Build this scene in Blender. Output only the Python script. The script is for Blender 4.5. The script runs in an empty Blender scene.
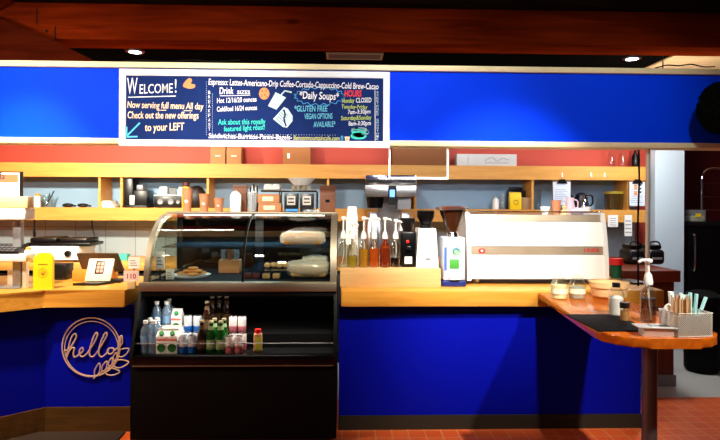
import bpy, bmesh, math, random
from mathutils import Vector, Matrix
random.seed(7)
PI = math.pi
SC = bpy.context.scene
COL = SC.collection
# ------------------------------------------------------------------ camera
F = 560.0; CX = 360.0; YH = 203.0
CAM = Vector((0, 0, 1.455))
psi, rho = 0.030, 0.005
_r0 = Vector((math.cos(psi), -math.sin(psi), 0)); FW = Vector((math.sin(psi), math.cos(psi), 0)); _u0 = Vector((0, 0, 1))
RT = _r0*math.cos(rho) + _u0*math.sin(rho)
UP = _u0*math.cos(rho) - _r0*math.sin(rho)
cd = bpy.data.cameras.new('camera'); cam = bpy.data.objects.new('camera', cd); COL.objects.link(cam)
m = Matrix.Identity(4)
for i, v in enumerate((RT, UP, -FW)):
    for k in range(3): m[k][i] = v[k]
m.translation = CAM
cam.matrix_world = m
cd.sensor_width = 36; cd.lens = F/720*36; cd.shift_y = -(220-YH)/720; cd.clip_start = 0.05
SC.camera = cam
def ray(px, py): return FW*F + RT*(px-CX) + UP*(YH-py)
def at(px, py, Y):
    d = ray(px, py); return CAM + d*(Y/d.y)
def on(px, py, z):
    d = ray(px, py); return CAM + d*((z-CAM.z)/d.z)
def X(px, Y, py=230): return at(px, py, Y).x
def Z(py, Y, px=360): return at(px, py, Y).z
# ------------------------------------------------------------------ materials
def lin(c):
    return tuple(((v/255)/12.92 if v/255 <= .04045 else ((v/255+.055)/1.055)**2.4) for v in c) + (1,)
MATS = {}
def newmat(name):
    m = bpy.data.materials.new(name); m.use_nodes = True
    return m, m.node_tree.nodes, m.node_tree.links, m.node_tree.nodes['Principled BSDF']
def mat(name, c, rough=.5, metal=0, var=.06, scale=30, emit=0, bump=0, spec=.5):
    if name in MATS: return MATS[name]
    m, N, L, b = newmat(name)
    tc = N.new('ShaderNodeTexCoord'); nz = N.new('ShaderNodeTexNoise'); nz.inputs['Scale'].default_value = scale
    L.new(tc.outputs['Object'], nz.inputs['Vector'])
    mx = N.new('ShaderNodeMix'); mx.data_type = 'RGBA'
    a = lin(c)
    mx.inputs[6].default_value = tuple(v*(1-var) for v in a[:3]) + (1,)
    mx.inputs[7].default_value = tuple(min(1, v*(1+var)) for v in a[:3]) + (1,)
    L.new(nz.outputs['Fac'], mx.inputs[0]); L.new(mx.outputs[2], b.inputs['Base Color'])
    b.inputs['Roughness'].default_value = rough; b.inputs['Metallic'].default_value = metal
    b.inputs['Specular IOR Level'].default_value = spec
    if emit:
        b.inputs['Emission Color'].default_value = a; b.inputs['Emission Strength'].default_value = emit
    if bump:
        bp = N.new('ShaderNodeBump'); bp.inputs['Strength'].default_value = bump; bp.inputs['Distance'].default_value = .01
        L.new(nz.outputs['Fac'], bp.inputs['Height']); L.new(bp.outputs['Normal'], b.inputs['Normal'])
    MATS[name] = m; return m
def wood(name, c1, c2, rough=.4, sc=(1.2, 14, 14), knots=False):
    m, N, L, b = newmat(name)
    tc = N.new('ShaderNodeTexCoord'); mp = N.new('ShaderNodeMapping'); mp.inputs['Scale'].default_value = sc
    L.new(tc.outputs['Object'], mp.inputs['Vector'])
    nz = N.new('ShaderNodeTexNoise'); nz.inputs['Scale'].default_value = 2.2; nz.inputs['Detail'].default_value = 6; nz.inputs['Distortion'].default_value = .6
    L.new(mp.outputs['Vector'], nz.inputs['Vector'])
    cr = N.new('ShaderNodeValToRGB'); cr.color_ramp.elements[0].color = lin(c1); cr.color_ramp.elements[1].color = lin(c2)
    cr.color_ramp.elements[0].position = .3; cr.color_ramp.elements[1].position = .7
    L.new(nz.outputs['Fac'], cr.inputs['Fac'])
    out = cr.outputs['Color']
    if knots:
        vo = N.new('ShaderNodeTexVoronoi'); vo.inputs['Scale'].default_value = 1.3
        mp2 = N.new('ShaderNodeMapping'); mp2.inputs['Scale'].default_value = (1, 1, 2.2)
        L.new(tc.outputs['Object'], mp2.inputs['Vector']); L.new(mp2.outputs['Vector'], vo.inputs['Vector'])
        rp = N.new('ShaderNodeValToRGB'); rp.color_ramp.elements[0].position = .03; rp.color_ramp.elements[1].position = .09
        rp.color_ramp.elements[0].color = (.15, .15, .15, 1); L.new(vo.outputs['Distance'], rp.inputs['Fac'])
        mm = N.new('ShaderNodeMix'); mm.data_type = 'RGBA'; mm.blend_type = 'MULTIPLY'; mm.inputs[0].default_value = 1
        L.new(out, mm.inputs[6]); L.new(rp.outputs['Color'], mm.inputs[7]); out = mm.outputs[2]
    L.new(out, b.inputs['Base Color']); b.inputs['Roughness'].default_value = rough; b.inputs['Specular IOR Level'].default_value = 0 if knots or c1[0] < 90 else .4
    return m
def glass(name, tint=(255, 255, 255), gloss=.1, rough=.03, body=0, bodycol=(255, 255, 255)):
    m, N, L, b = newmat(name); N.remove(b)
    tr = N.new('ShaderNodeBsdfTransparent'); tr.inputs['Color'].default_value = lin(tint)
    gl = N.new('ShaderNodeBsdfGlossy'); gl.inputs['Roughness'].default_value = rough
    fr = N.new('ShaderNodeLayerWeight'); fr.inputs['Blend'].default_value = .25
    mt = N.new('ShaderNodeMath'); mt.operation = 'MULTIPLY_ADD'; mt.inputs[1].default_value = .5; mt.inputs[2].default_value = gloss
    L.new(fr.outputs['Facing'], mt.inputs[0])
    ms = N.new('ShaderNodeMixShader'); L.new(mt.outputs[0], ms.inputs[0]); L.new(tr.outputs[0], ms.inputs[1]); L.new(gl.outputs[0], ms.inputs[2])
    last = ms
    if body:
        df = N.new('ShaderNodeBsdfPrincipled'); df.inputs['Base Color'].default_value = lin(bodycol); df.inputs['Roughness'].default_value = .15
        m2 = N.new('ShaderNodeMixShader'); m2.inputs[0].default_value = body
        L.new(ms.outputs[0], m2.inputs[1]); L.new(df.outputs[0], m2.inputs[2]); last = m2
    L.new(last.outputs[0], N['Material Output'].inputs['Surface'])
    return m
def brick(name, c1, c2, mortar, w, h, rough=.5, ms=.006, off=0.0, vertical=False):
    m, N, L, b = newmat(name)
    tc = N.new('ShaderNodeTexCoord'); mp = N.new('ShaderNodeMapping')
    if vertical: mp.inputs['Rotation'].default_value = (-PI/2, 0, 0)
    L.new(tc.outputs['Object'], mp.inputs['Vector'])
    br = N.new('ShaderNodeTexBrick'); br.offset = off
    br.inputs['Color1'].default_value = lin(c1); br.inputs['Color2'].default_value = lin(c2); br.inputs['Mortar'].default_value = lin(mortar)
    br.inputs['Scale'].default_value = 1; br.inputs['Brick Width'].default_value = w; br.inputs['Row Height'].default_value = h; br.inputs['Mortar Size'].default_value = ms
    L.new(mp.outputs['Vector'], br.inputs['Vector']); L.new(br.outputs['Color'], b.inputs['Base Color'])
    b.inputs['Roughness'].default_value = rough
    return m
def grooves(name, c, spacing, rough=.5, spec=.5):
    m, N, L, b = newmat(name)
    tc = N.new('ShaderNodeTexCoord'); sx = N.new('ShaderNodeSeparateXYZ'); L.new(tc.outputs['Object'], sx.inputs[0])
    dv = N.new('ShaderNodeMath'); dv.operation = 'MULTIPLY'; dv.inputs[1].default_value = 1/spacing; L.new(sx.outputs['X'], dv.inputs[0])
    fr = N.new('ShaderNodeMath'); fr.operation = 'FRACT'; L.new(dv.outputs[0], fr.inputs[0])
    gt = N.new('ShaderNodeMath'); gt.operation = 'GREATER_THAN'; gt.inputs[1].default_value = .1; L.new(fr.outputs[0], gt.inputs[0])
    bp = N.new('ShaderNodeBump'); bp.inputs['Strength'].default_value = .6; bp.inputs['Distance'].default_value = .004
    L.new(gt.outputs[0], bp.inputs['Height']); L.new(bp.outputs['Normal'], b.inputs['Normal'])
    b.inputs['Base Color'].default_value = lin(c); b.inputs['Roughness'].default_value = rough; b.inputs['Specular IOR Level'].default_value = spec
    return m
BLUE = (0, 58, 236)
M_blue = mat('blue_paint', BLUE, .6, var=.04, scale=3, spec=.05)
M_blueb = grooves('blue_beadboard', (0, 10, 158), .045, .6, .08)
M_cream = mat('cream_trim', (236, 220, 170), .5)
M_cwood = wood('counter_maple', (204, 138, 46), (222, 160, 66), .35)
M_rwood = wood('riser_maple', (212, 164, 104), (228, 186, 128), .4)
M_swood = wood('shelf_maple', (206, 142, 62), (222, 160, 76), .5)
M_pwood = wood('peninsula_wood', (186, 84, 14), (214, 112, 24), .16, (9, 1.0, 9))
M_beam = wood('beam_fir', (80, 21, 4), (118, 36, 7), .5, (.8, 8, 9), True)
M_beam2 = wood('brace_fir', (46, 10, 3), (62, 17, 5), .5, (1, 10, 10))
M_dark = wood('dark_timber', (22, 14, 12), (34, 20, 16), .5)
M_red = mat('red_wall', (190, 70, 52), .7, var=.03, scale=2)
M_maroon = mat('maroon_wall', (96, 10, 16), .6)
M_greyblue = mat('grey_blue_paint', (136, 168, 196), .6, var=.05, scale=3)
M_tile = brick('back_tile', (164, 178, 184), (156, 170, 176), (122, 130, 130), .3, .3, .3, .004, 0, True)
M_floor = brick('quarry_tile', (232, 100, 40), (220, 86, 32), (230, 140, 90), .105, .105, .45, .004)
M_white = mat('white_paint', (238, 240, 240), .45, var=.02)
M_wwall = mat('white_panel', (206, 226, 238), .5, var=.02, scale=4)
M_ceil = mat('ceiling_board', (9, 8, 7), .9, var=.1, scale=8, spec=0)
M_lino = mat('pale_lino', (190, 192, 190), .4, var=.06, scale=6)
M_black = mat('black_plastic', (10, 10, 12), .35, var=.1)
M_blackm = mat('matte_black', (4, 4, 5), .8, var=.1, spec=.15)
M_blackg = mat('black_gloss', (5, 5, 6), .3, var=.05, spec=.25)
M_steel = mat('brushed_steel', (205, 205, 205), .28, 1, var=.06, scale=60)
M_chrome = mat('chrome', (225, 225, 228), .12, 1, var=.02)
M_silver = mat('silver_frame', (150, 140, 122), .5, .8, var=.04)
M_band = mat('polished_band', (176, 158, 132), .42, .55, var=.25, scale=5)  # brownish reflection of the room put into the base colour
M_grey = mat('grey_metal', (142, 144, 148), .45, .3)
M_pole = mat('pole_grey', (120, 112, 116), .35, .7)
M_pwhite = mat('white_plastic', (240, 240, 236), .35, var=.02)
M_paper = mat('paper', (244, 242, 236), .8, var=.02)
M_kraft = mat('kraft', (178, 120, 74), .75, var=.08, scale=20)
M_kcup = mat('kraft_cup', (188, 122, 82), .6, var=.04)
M_kdark = mat('dark_kraft', (110, 62, 34), .55, var=.2, scale=14, bump=.5)
M_cardb = mat('cardboard', (170, 108, 60), .8, var=.05)
M_board = mat('chalkboard', (20, 42, 98), .8, var=.25, scale=6, spec=.1)
M_bframe = mat('white_frame', (236, 242, 246), .4, var=.02)
M_clear = glass('clear_glass', (246, 250, 250), .05)
M_case = glass('case_glass', (236, 240, 236), .03, .015)
M_jar = glass('jar_glass', (244, 248, 246), .05)
M_plas = glass('clear_plastic', (236, 240, 242), .08, .12, .2, (220, 226, 230))
M_water = glass('water_bottle_plastic', (196, 214, 232), .14, .08, .3, (170, 200, 226))
M_green = glass('green_glass', (20, 130, 40), .1, .04, .45, (10, 110, 30))
M_brown = glass('brown_glass', (70, 34, 12), .1, .04, .6, (50, 24, 8))
M_steelpole = mat('white_pole', (206, 206, 196), .35, .2)
M_ivory = mat('ivory_machine', (244, 242, 234), .3, var=.01)
M_red2 = mat('red_plastic', (216, 26, 24), .4)
M_yellow = mat('yellow_card', (246, 206, 14), .5, var=.03)
M_teal = mat('teal_box', (60, 170, 150), .6)
M_cookie = mat('cookie', (206, 138, 62), .8, var=.35, scale=60, bump=.5)
M_bread = mat('bread', (214, 168, 108), .8, var=.3, scale=40, bump=.5)
M_choc = mat('brownie', (90, 30, 26), .8, var=.3, scale=40)
M_wrap = glass('cellophane', (250, 248, 244), .1, .15, .42, (252, 248, 240))
M_bamboo = wood('bamboo', (222, 184, 126), (236, 204, 150), .5, (2, 2, 20))
M_emit = mat('lamp_glow', (255, 244, 222), .5, emit=40)
M_sign = wood('sign_birch', (196, 160, 136), (214, 182, 158), .6, (3, 3, 3))
M_rubber = mat('brown_mat', (52, 32, 18), .85, var=.35, scale=90, bump=.6)
M_base = wood('skirting_brown', (74, 50, 26), (92, 62, 32), .6)
M_base2 = mat('skirting_grey', (46, 42, 34), .6, spec=.2)
M_cab = wood('cabinet_cherry', (92, 34, 14), (112, 44, 18), .4, (8, 8, 1.2))
M_leaf = mat('dark_leaf', (5, 10, 4), .9, var=.4, spec=.05)
M_lcd = mat('lcd', (90, 150, 255), .3, emit=2.0)
# ------------------------------------------------------------------ geometry helpers
def bm_(): return bmesh.new()
def B(bm, x0, x1, y0, y1, z0, z1, bev=0, seg=2):
    g = bmesh.ops.create_cube(bm, size=1, matrix=Matrix.Translation(((x0+x1)/2, (y0+y1)/2, (z0+z1)/2)) @ Matrix.Diagonal((abs(x1-x0), abs(y1-y0), abs(z1-z0), 1)))
    if bev:
        es = list({e for v in g['verts'] for e in v.link_edges})
        bmesh.ops.bevel(bm, geom=es, offset=bev, segments=seg, profile=.5, affect='EDGES')
    return bm
def lathe(bm, prof, c=(0, 0, 0), seg=20, M=None):
    rings = []
    for r, z in prof:
        if r < 1e-6: rings.append([bm.verts.new((0, 0, z))])
        else: rings.append([bm.verts.new((r*math.cos(2*PI*i/seg), r*math.sin(2*PI*i/seg), z)) for i in range(seg)])
    for a, b in zip(rings, rings[1:]):
        if len(a) == 1 and len(b) == 1: continue
        for i in range(seg):
            j = (i+1) % seg
            if len(a) == 1: bm.faces.new((a[0], b[j], b[i]))
            elif len(b) == 1: bm.faces.new((a[i], a[j], b[0]))
            else: bm.faces.new((a[i], a[j], b[j], b[i]))
    vs = [v for r in rings for v in r]
    T_ = Matrix.Translation(c) @ (M if M is not None else Matrix.Identity(4))
    for v in vs: v.co = T_ @ v.co
    return bm
def cyl(bm, p0, p1, r0, r1=None, seg=16):
    p0, p1 = Vector(p0), Vector(p1); d = p1-p0; r1 = r0 if r1 is None else r1
    q = Vector((0, 0, 1)).rotation_difference(d).to_matrix().to_4x4()
    return lathe(bm, [(0, 0), (r0, 0), (r1, d.length), (0, d.length)], p0, seg, q)
def smooth_path(pts, n=6, closed=False):
    P = [Vector(p) for p in pts]; out = []; k = len(P)
    rng = range(k if closed else k-1)
    for i in rng:
        a = P[(i-1) % k] if closed or i > 0 else P[0]; b = P[i]; c = P[(i+1) % k]
        d = P[(i+2) % k] if closed or i+2 < k else P[-1]
        for t in range(n):
            u = t/n
            out.append(.5*((2*b)+(c-a)*u+(2*a-5*b+4*c-d)*u*u+(3*b-a-3*c+d)*u**3))
    if not closed: out.append(P[-1])
    return out
def tube(bm, pts, r, seg=8, closed=False, flat=None):
    P = [Vector(p) for p in pts]; n = len(P); rings = []
    up = None
    for i in range(n):
        a = P[(i-1) % n] if closed or i > 0 else P[0]; b = P[(i+1) % n] if closed or i < n-1 else P[-1]
        t = (b-a)
        if t.length < 1e-9: t = Vector((0, 0, 1))
        t.normalize()
        if up is None: up = t.orthogonal()
        up = up - t*up.dot(t)
        if up.length < 1e-6: up = t.orthogonal()
        up.normalize(); s = t.cross(up)
        rings.append([bm.verts.new(P[i]+(up*math.cos(2*PI*k/seg)+s*math.sin(2*PI*k/seg))*r) for k in range(seg)])
    for i in range(n if closed else n-1):
        a, b = rings[i], rings[(i+1) % n]
        # match twist on closure
        off = 0
        if closed and i == n-1: off = min(range(seg), key=lambda o: (a[0].co-b[o].co).length)
        for k in range(seg):
            bm.faces.new((a[k], a[(k+1) % seg], b[(k+1+off) % seg], b[(k+off) % seg]))
    if not closed:
        bm.faces.new(rings[0][::-1]); bm.faces.new(rings[-1])
    return bm
def prism(bm, pts, d, axis='x', a=0, b=1):
    """pts 2-D polygon extruded from a to b along axis. x: pts=(y,z); y: (x,z); z: (x,y)"""
    mk = {'x': lambda p, t: (t, p[0], p[1]), 'y': lambda p, t: (p[0], t, p[1]), 'z': lambda p, t: (p[0], p[1], t)}[axis]
    A = [bm.verts.new(mk(p, a)) for p in pts]; C = [bm.verts.new(mk(p, b)) for p in pts]
    n = len(pts); bm.faces.new(A); bm.faces.new(C[::-1])
    for i in range(n): bm.faces.new((A[i], C[i], C[(i+1) % n], A[(i+1) % n]))
    return bm
def ball(bm, c, r, s=(1, 1, 1), u=16, v=10):
    bmesh.ops.create_uvsphere(bm, u_segments=u, v_segments=v, radius=r, matrix=Matrix.Translation(c) @ Matrix.Diagonal((*s, 1)))
    return bm
def O(name, bm, material, parent=None, label=None, world=False, rot=None):
    if world and parent is not None:
        bmesh.ops.translate(bm, verts=bm.verts, vec=-Vector(parent.location))
    bmesh.ops.recalc_face_normals(bm, faces=bm.faces)
    me = bpy.data.meshes.new(name); bm.to_mesh(me); bm.free()
    me.materials.append(material)
    for p in me.polygons: p.use_smooth = True
    try: me.set_sharp_from_angle(angle=math.radians(38))
    except Exception: pass
    o = bpy.data.objects.new(name, me); COL.objects.link(o)
    if parent is not None: o.parent = parent
    if label: o['label'] = label
    return o
def T(name, label, cat, loc=(0, 0, 0), rz=0, group=None):
    o = bpy.data.objects.new(name, None); COL.objects.link(o); o.empty_display_size = .05
    o.location = loc; o.rotation_euler = (0, 0, rz); o['label'] = label; o['category'] = cat
    if group: o['group'] = group
    return o
def TM(name, bm, material, label, cat, loc=(0, 0, 0), rz=0, group=None):
    o = O(name, bm, material); o.location = loc; o.rotation_euler = (0, 0, rz); o['label'] = label; o['category'] = cat
    if group: o['group'] = group
    return o
def S(name, bm, material, parent=None):
    o = O(name, bm, material, parent)
    if parent is None: o['kind'] = 'structure'
    return o
def dup(root, loc, label, rz=None, group=None):
    r = root.copy(); COL.objects.link(r); r.location = loc; r['label'] = label
    if rz is not None: r.rotation_euler = (0, 0, rz)
    if group: r['group'] = group
    for ch in list(root.children):
        c = ch.copy(); COL.objects.link(c); c.parent = r
        for g in list(ch.children):
            d = g.copy(); COL.objects.link(d); d.parent = c
    return r
def text_bm(txt, x0, x1, base0, base1, Y, h=None, weight=.0, shear=0.0):
    """lettering on a plane of constant Y between two image points given by pixels"""
    cu = bpy.data.curves.new('t', 'FONT'); cu.body = txt; cu.size = 1; cu.offset = weight; cu.shear = shear; cu.resolution_u = 3
    o = bpy.data.objects.new('t', cu); COL.objects.link(o)
    dg = bpy.context.evaluated_depsgraph_get(); me = bpy.data.meshes.new_from_object(o.evaluated_get(dg))
    bpy.data.objects.remove(o); bpy.data.curves.remove(cu)
    bm = bm_(); bm.from_mesh(me); bpy.data.meshes.remove(me)
    xs = [v.co.x for v in bm.verts]; lo, hi = min(xs), max(xs)
    A = at(x0, base0, Y); C = at(x1, base1, Y); d = C-A; L_ = d.length; d.normalize()
    up = Vector((-d.z, 0, d.x)); sc = L_/(hi-lo)
    sy = sc if h is None else h*Y/F/.72
    for v in bm.verts:
        x, y = (v.co.x-lo)*sc, v.co.y*sy
        v.co = A + d*x + up*y
    return bm
# ------------------------------------------------------------------ room
ZC = Z(290, 3.52, 440)   # counter top
YF = 3.60           # counter front wall, fascia front
YB = 5.75           # back wall
S('floor', B(bm_(), -4.2, 5.2, -1.5, 4.15, -.06, 0), M_floor)
S('floor_kitchen', B(bm_(), -4.2, 5.2, 4.15, 8.0, -.06, 0), M_lino)
xr = X(684, 5.5)
S('wall_back', B(bm_(), -4.2, xr-.02, YB, YB+.1, 0, 2.75), M_red)
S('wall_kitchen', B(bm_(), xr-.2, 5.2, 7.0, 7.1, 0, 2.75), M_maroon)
S('wall_left', B(bm_(), -4.2, -4.1, -1.5, YB, 0, 2.95), M_red)
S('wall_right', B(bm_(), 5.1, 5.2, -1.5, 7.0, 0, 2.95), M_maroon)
xw0, xw1 = X(655, 5.5), X(684, 5.5)
S('wall_partition', B(bm_(), xw0, xw1, 5.5, 5.62, 0, 2.75), M_wwall)
S('ceiling_kitchen', B(bm_(), -4.2, 5.2, 4.22, 7.1, 2.75, 2.83), M_ceil)
S('ceiling', B(bm_(), -4.2, 5.2, -1.5, 4.22, 2.98, 3.06), M_dark)
S('ceiling_panel', B(bm_(), X(652, 5.1, 60), 5.1, 4.23, 6.9, 2.738, 2.75), wood('ceiling_pine', (196, 160, 112), (214, 182, 134), .6))
# fascia
zt0, zt1 = Z(71, YF), Z(140.5, YF)
ztop, zbot = Z(65.4, YF), Z(146, YF)
S('wall_fascia', B(bm_(), -4.1, 3.6, YF, YF+.1, zt1, zt0), M_blue)
S('trim_1', B(bm_(), -4.1, 3.6, YF-.025, YF+.13, zt0, ztop, .004), M_cream)
S('trim_2', B(bm_(), -4.1, 3.6, YF-.025, YF+.13, zbot, zt1, .004), M_cream)
# beams
zb0 = Z(43, 3.95); zb1 = Z(7, 3.95)
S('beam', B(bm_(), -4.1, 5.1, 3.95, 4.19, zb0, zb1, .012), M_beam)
cr_ = S('beam_cracks', bm_(), M_blackm, bpy.data.objects['beam']) if False else None
for (x0, y0, x1, y1, w_) in ((37, 8, 37.3, 25, .007), (55.5, 26, 55, 41, .008), (46.5, 30, 48.5, 32.5, .014)):
    a_, b_ = at(x0, y0, 3.95), at(x1, y1, 3.95)
    O('beam_crack', B(bm_(), a_.x-w_/2, a_.x+w_/2, 3.946, 3.951, b_.z, a_.z, .0015), M_blackm, bpy.data.objects['beam'])
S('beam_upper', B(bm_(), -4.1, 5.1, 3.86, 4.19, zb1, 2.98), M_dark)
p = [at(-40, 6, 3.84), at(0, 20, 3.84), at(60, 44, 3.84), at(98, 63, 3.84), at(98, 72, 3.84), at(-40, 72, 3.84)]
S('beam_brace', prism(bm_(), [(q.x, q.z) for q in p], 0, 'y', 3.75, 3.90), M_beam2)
p = [at(-30, -14, 3.9), at(12, -14, 3.9), at(10, 1, 3.9), at(-2, 8, 3.9), at(-30, 14, 3.9)]
S('beam_corner', prism(bm_(), [(q.x, q.z) for q in p], 0, 'y', 3.84, 3.94), M_beam)
# counter walls
xcl = X(129, 3.5)-.02; xcr = X(337, 3.5)+.015
xk = X(46, YF, 300)
xe = X(641, YF, 350)
S('wall_counter_right', B(bm_(), xcr, xe, YF, YF+.05, .09, ZC-.112), M_blueb)
S('baseboard_right', B(bm_(), xcr, xe, YF-.012, YF+.05, 0, .09), M_base2)
S('wall_counter_left', B(bm_(), xk, xcl, YF, YF+.05, .155, ZC-.112), M_blueb)
S('baseboard_left', B(bm_(), xk, xcl, YF-.012, YF+.05, 0, .155), M_base)
a = Vector((xk, YF, 0)); dd = Vector((-.75, -.66, 0)).normalized(); L1 = 1.1
def diag(o0, o1, z0, z1):
    nrm = Vector((dd.y, -dd.x, 0))
    if nrm.y > 0: nrm = -nrm
    q = [a+nrm*o0, a+dd*L1+nrm*o0, a+dd*L1+nrm*o1, a+nrm*o1]
    return prism(bm_(), [(v.x, v.y) for v in q], 0, 'z', z0, z1)
S('wall_counter_return', diag(0, -.05, .155, ZC-.112), M_blueb)
S('baseboard_return', diag(.012, -.05, 0, .155), M_base)
# ------------------------------------------------------------------ counters (things)
def counter(name, label, pts, z0, z1, material, cat='counter', bev=.012):
    bm = prism(bm_(), pts, 0, 'z', z0, z1)
    bmesh.ops.bevel(bm, geom=[e for e in bm.edges], offset=bev, segments=2, profile=.5, affect='EDGES')
    c = Vector((sum(q[0] for q in pts)/len(pts), sum(q[1] for q in pts)/len(pts), z0))
    bmesh.ops.translate(bm, verts=bm.verts, vec=-c)
    return TM(name, bm, material, label, cat, c)
xend = X(662, 3.55, 297)
counter('worktop', 'long pale maple worktop to the right of the glass pastry case', [(xcr+.01, 3.52), (xend, 3.52), (xend, 4.2), (xcr+.01, 4.2)], ZC-.108, ZC, M_cwood)
nrm = Vector((dd.y, -dd.x, 0))
if nrm.y > 0: nrm = -nrm
off = .08
q0 = a+nrm*off; # intersection with Y=3.52
t = (3.52-q0.y)/dd.y; k0 = q0+dd*t; k1 = a+dd*1.05+nrm*off
counter('worktop', 'pale maple worktop with an angled bend at the left of the pastry case', [(xcl-.01, 3.52), (k0.x, k0.y), (k1.x, k1.y), (k1.x-.45, k1.y+.45), (k1.x-.3, 4.2), (xcl-.01, 4.2)], ZC-.108, ZC, M_cwood)
# back counter
counter('back_counter', 'long back counter with wood edge under the wall shelves', [(-3.4, 5.05), (X(606, 5.05), 5.05), (X(606, 5.05), YB-.01), (-3.4, YB-.01)], .84, ZC, M_swood)
bt = T('back_cabinet', 'dark base cabinet run below the back counter', 'cabinet', (-.5, 5.4, 0))
xb1 = X(604, 5.1)
O('carcass', B(bm_(), -3.35, xb1, 5.1, YB-.01, 0, .84), M_blackm, bt, world=True)
for i in range(8):
    w = (xb1+3.35)/8; x = -3.35+w*i
    d = O('door', B(bm_(), x+.008, x+w-.008, 5.085, 5.1, .1, .81, .003), M_black, bt, world=True)
    d2 = O('handle', B(bm_(), x+w-.05, x+w-.035, 5.07, 5.085, .6, .75), M_steel, bt, world=True)
    d2.parent = d; d2.location = (0, 0, 0)
# peninsula
ZP = ZC-.012
_l = on(602, 333, ZP); _r = on(713, 326, ZP); _f = on(656, 339, ZP)
px0, px1, pyf = _l.x, _r.x-.055, _f.y
rr = .19
pts = [(X(538, 3.515, 297), 3.515), (px0, pyf+rr)]
for i in range(1, 10): pts.append((px0+rr-rr*math.cos(PI/2*i/9), pyf+rr-rr*math.sin(PI/2*i/9)))
for i in range(0, 10): pts.append((px1-rr+rr*math.sin(PI/2*i/9), pyf+rr-rr*math.cos(PI/2*i/9)))
pts += [(px1, 3.515)]
pt = T('peninsula_table', 'glossy orange wood bar table with rounded end jutting out from the counter', 'table', ((px0+px1)/2, 2.9, 0))
bm = prism(bm_(), pts, 0, 'z', ZP-.042, ZP); bmesh.ops.bevel(bm, geom=list(bm.edges), offset=.008, segments=2, profile=.5, affect='EDGES')
O('tabletop', bm, M_pwood, pt, world=True)
pb = at(649.5, 390, 2.6)
bm = cyl(bm_(), (pb.x, 2.6, .012), (pb.x, 2.6, ZP-.05), .034, seg=24)
O('post', bm, M_pole, pt, world=True)
O('base_plate', lathe(bm_(), [(0, 0), (.2, 0), (.2, .006), (.05, .014), (0, .014)], (pb.x, 2.6, 0), 32), M_pole, pt, world=True)
O('mounting_plate', lathe(bm_(), [(0, 0), (.1, 0), (.1, .008), (0, .008)], (pb.x, 2.6, ZP-.05), 24), M_pole, pt, world=True)
# right return cabinet
xq0, xq1 = X(622, 4.4), X(682, 4.35)
rc = T('side_cabinet', 'dark cherry wood side cabinet at the right behind the counter end', 'cabinet', ((xq0+xq1)/2, 4.8, 0))
O('carcass', B(bm_(), xq0+.02, xq1-.02, 4.42, 5.0, .09, .84), M_cab, rc, world=True)
O('plinth', B(bm_(), xq0+.02, xq1-.01, 4.40, 5.0, 0, .09), mat('plinth_grey', (150, 146, 140), .6), rc, world=True)
O('cabinet_top', B(bm_(), xq0, xq1, 4.36, 5.03, .84, .93, .006), M_cab, rc, world=True)
# support pole + cord
pp = at(643, 200, 3.72)
TM('support_pole', cyl(bm_(), (0, 0, 0), (0, 0, zbot-ZC), .014), M_steelpole, 'thin pale vertical pole between the counter end and the blue fascia', 'pole', (pp.x, 3.66, ZC))
cp = at(638.5, 200, 3.70)
TM('hanging_cable', tube(bm_(), smooth_path([(0, 0, 0), (.004, 0, -.2), (-.004, 0, -.55), (.002, 0, -.93)], 6), .006), M_blackm, 'dark cable hanging down beside the pale vertical pole', 'cable', (cp.x, 3.70, zbot))
# ------------------------------------------------------------------ wall shelves
YS = 5.45
zu1, zu0 = Z(164.8, YS), Z(178.6, YS); zl1, zl0 = Z(208.8, YS), Z(221.3, YS)
xs1 = X(650, YS)
# coloured wall panels behind the shelves (the wall is painted grey blue below the upper shelf)
S('wall_back_panel', B(bm_(), -4.1, xs1, YB-.012, YB, zl0-.0, zu0+.02), M_greyblue)
S('wall_back_tile', B(bm_(), -4.1, xs1, YB-.012, YB, ZC, zl0), M_tile)
sh = T('shelf_unit', 'long two level maple wall shelf unit with dividers on the back wall', 'shelf', (-.5, YB-.012, zl0))
O('shelf_board', B(bm_(), -3.6, xs1, YS+.018, YB-.013, zu1-.03, zu1), M_swood, sh, world=True)
O('apron', B(bm_(), -3.6, xs1, YS, YS+.018, zu0, zu1), M_swood, sh, world=True)
O('shelf_board', B(bm_(), -3.6, xs1, YS+.018, YB-.013, zl1-.03, zl1), M_swood, sh, world=True)
O('apron', B(bm_(), -3.6, xs1, YS, YS+.018, zl0, zl1), M_swood, sh, world=True)
for xp in (99, 121, 207.5, 328, 415.5, 533, 629):
    xx = X(xp, YS+.01, 190)
    O('divider', B(bm_(), xx-.011, xx+.011, YS+.02, YB-.013, zl1, zu1-.03), M_swood, sh, world=True)
# ------------------------------------------------------------------ chalkboard
YCB = 3.555
c0 = at(119, 68.2, YCB); c1 = at(390, 72, YCB); c2 = at(389.5, 149, YCB); c3 = at(118.5, 144.8, YCB)
zA, zB_ = (c3.z+c2.z)/2, (c0.z+c1.z)/2; xA, xB = c0.x, c1.x
YP = YCB+.008
cb = T('chalkboard', 'wide navy chalkboard menu in a white frame on the blue fascia', 'menu board', ((xA+xB)/2, YP, zA))
fw = .042
O('panel', B(bm_(), xA+.02, xB-.02, YP, YP+.012, zA+.02, zB_-.02), M_board, cb, world=True)
bm = bm_()
for bx in ((xA, xB, zB_-fw, zB_), (xA, xB, zA, zA+fw), (xA, xA+fw, zA+fw, zB_-fw), (xB-fw, xB, zA+fw, zB_-fw)):
    B(bm, bx[0], bx[1], YCB, YP+.012, bx[2], bx[3], .003)
O('frame', bm, M_bframe, cb, world=True)
YT = YP-.0008
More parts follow.
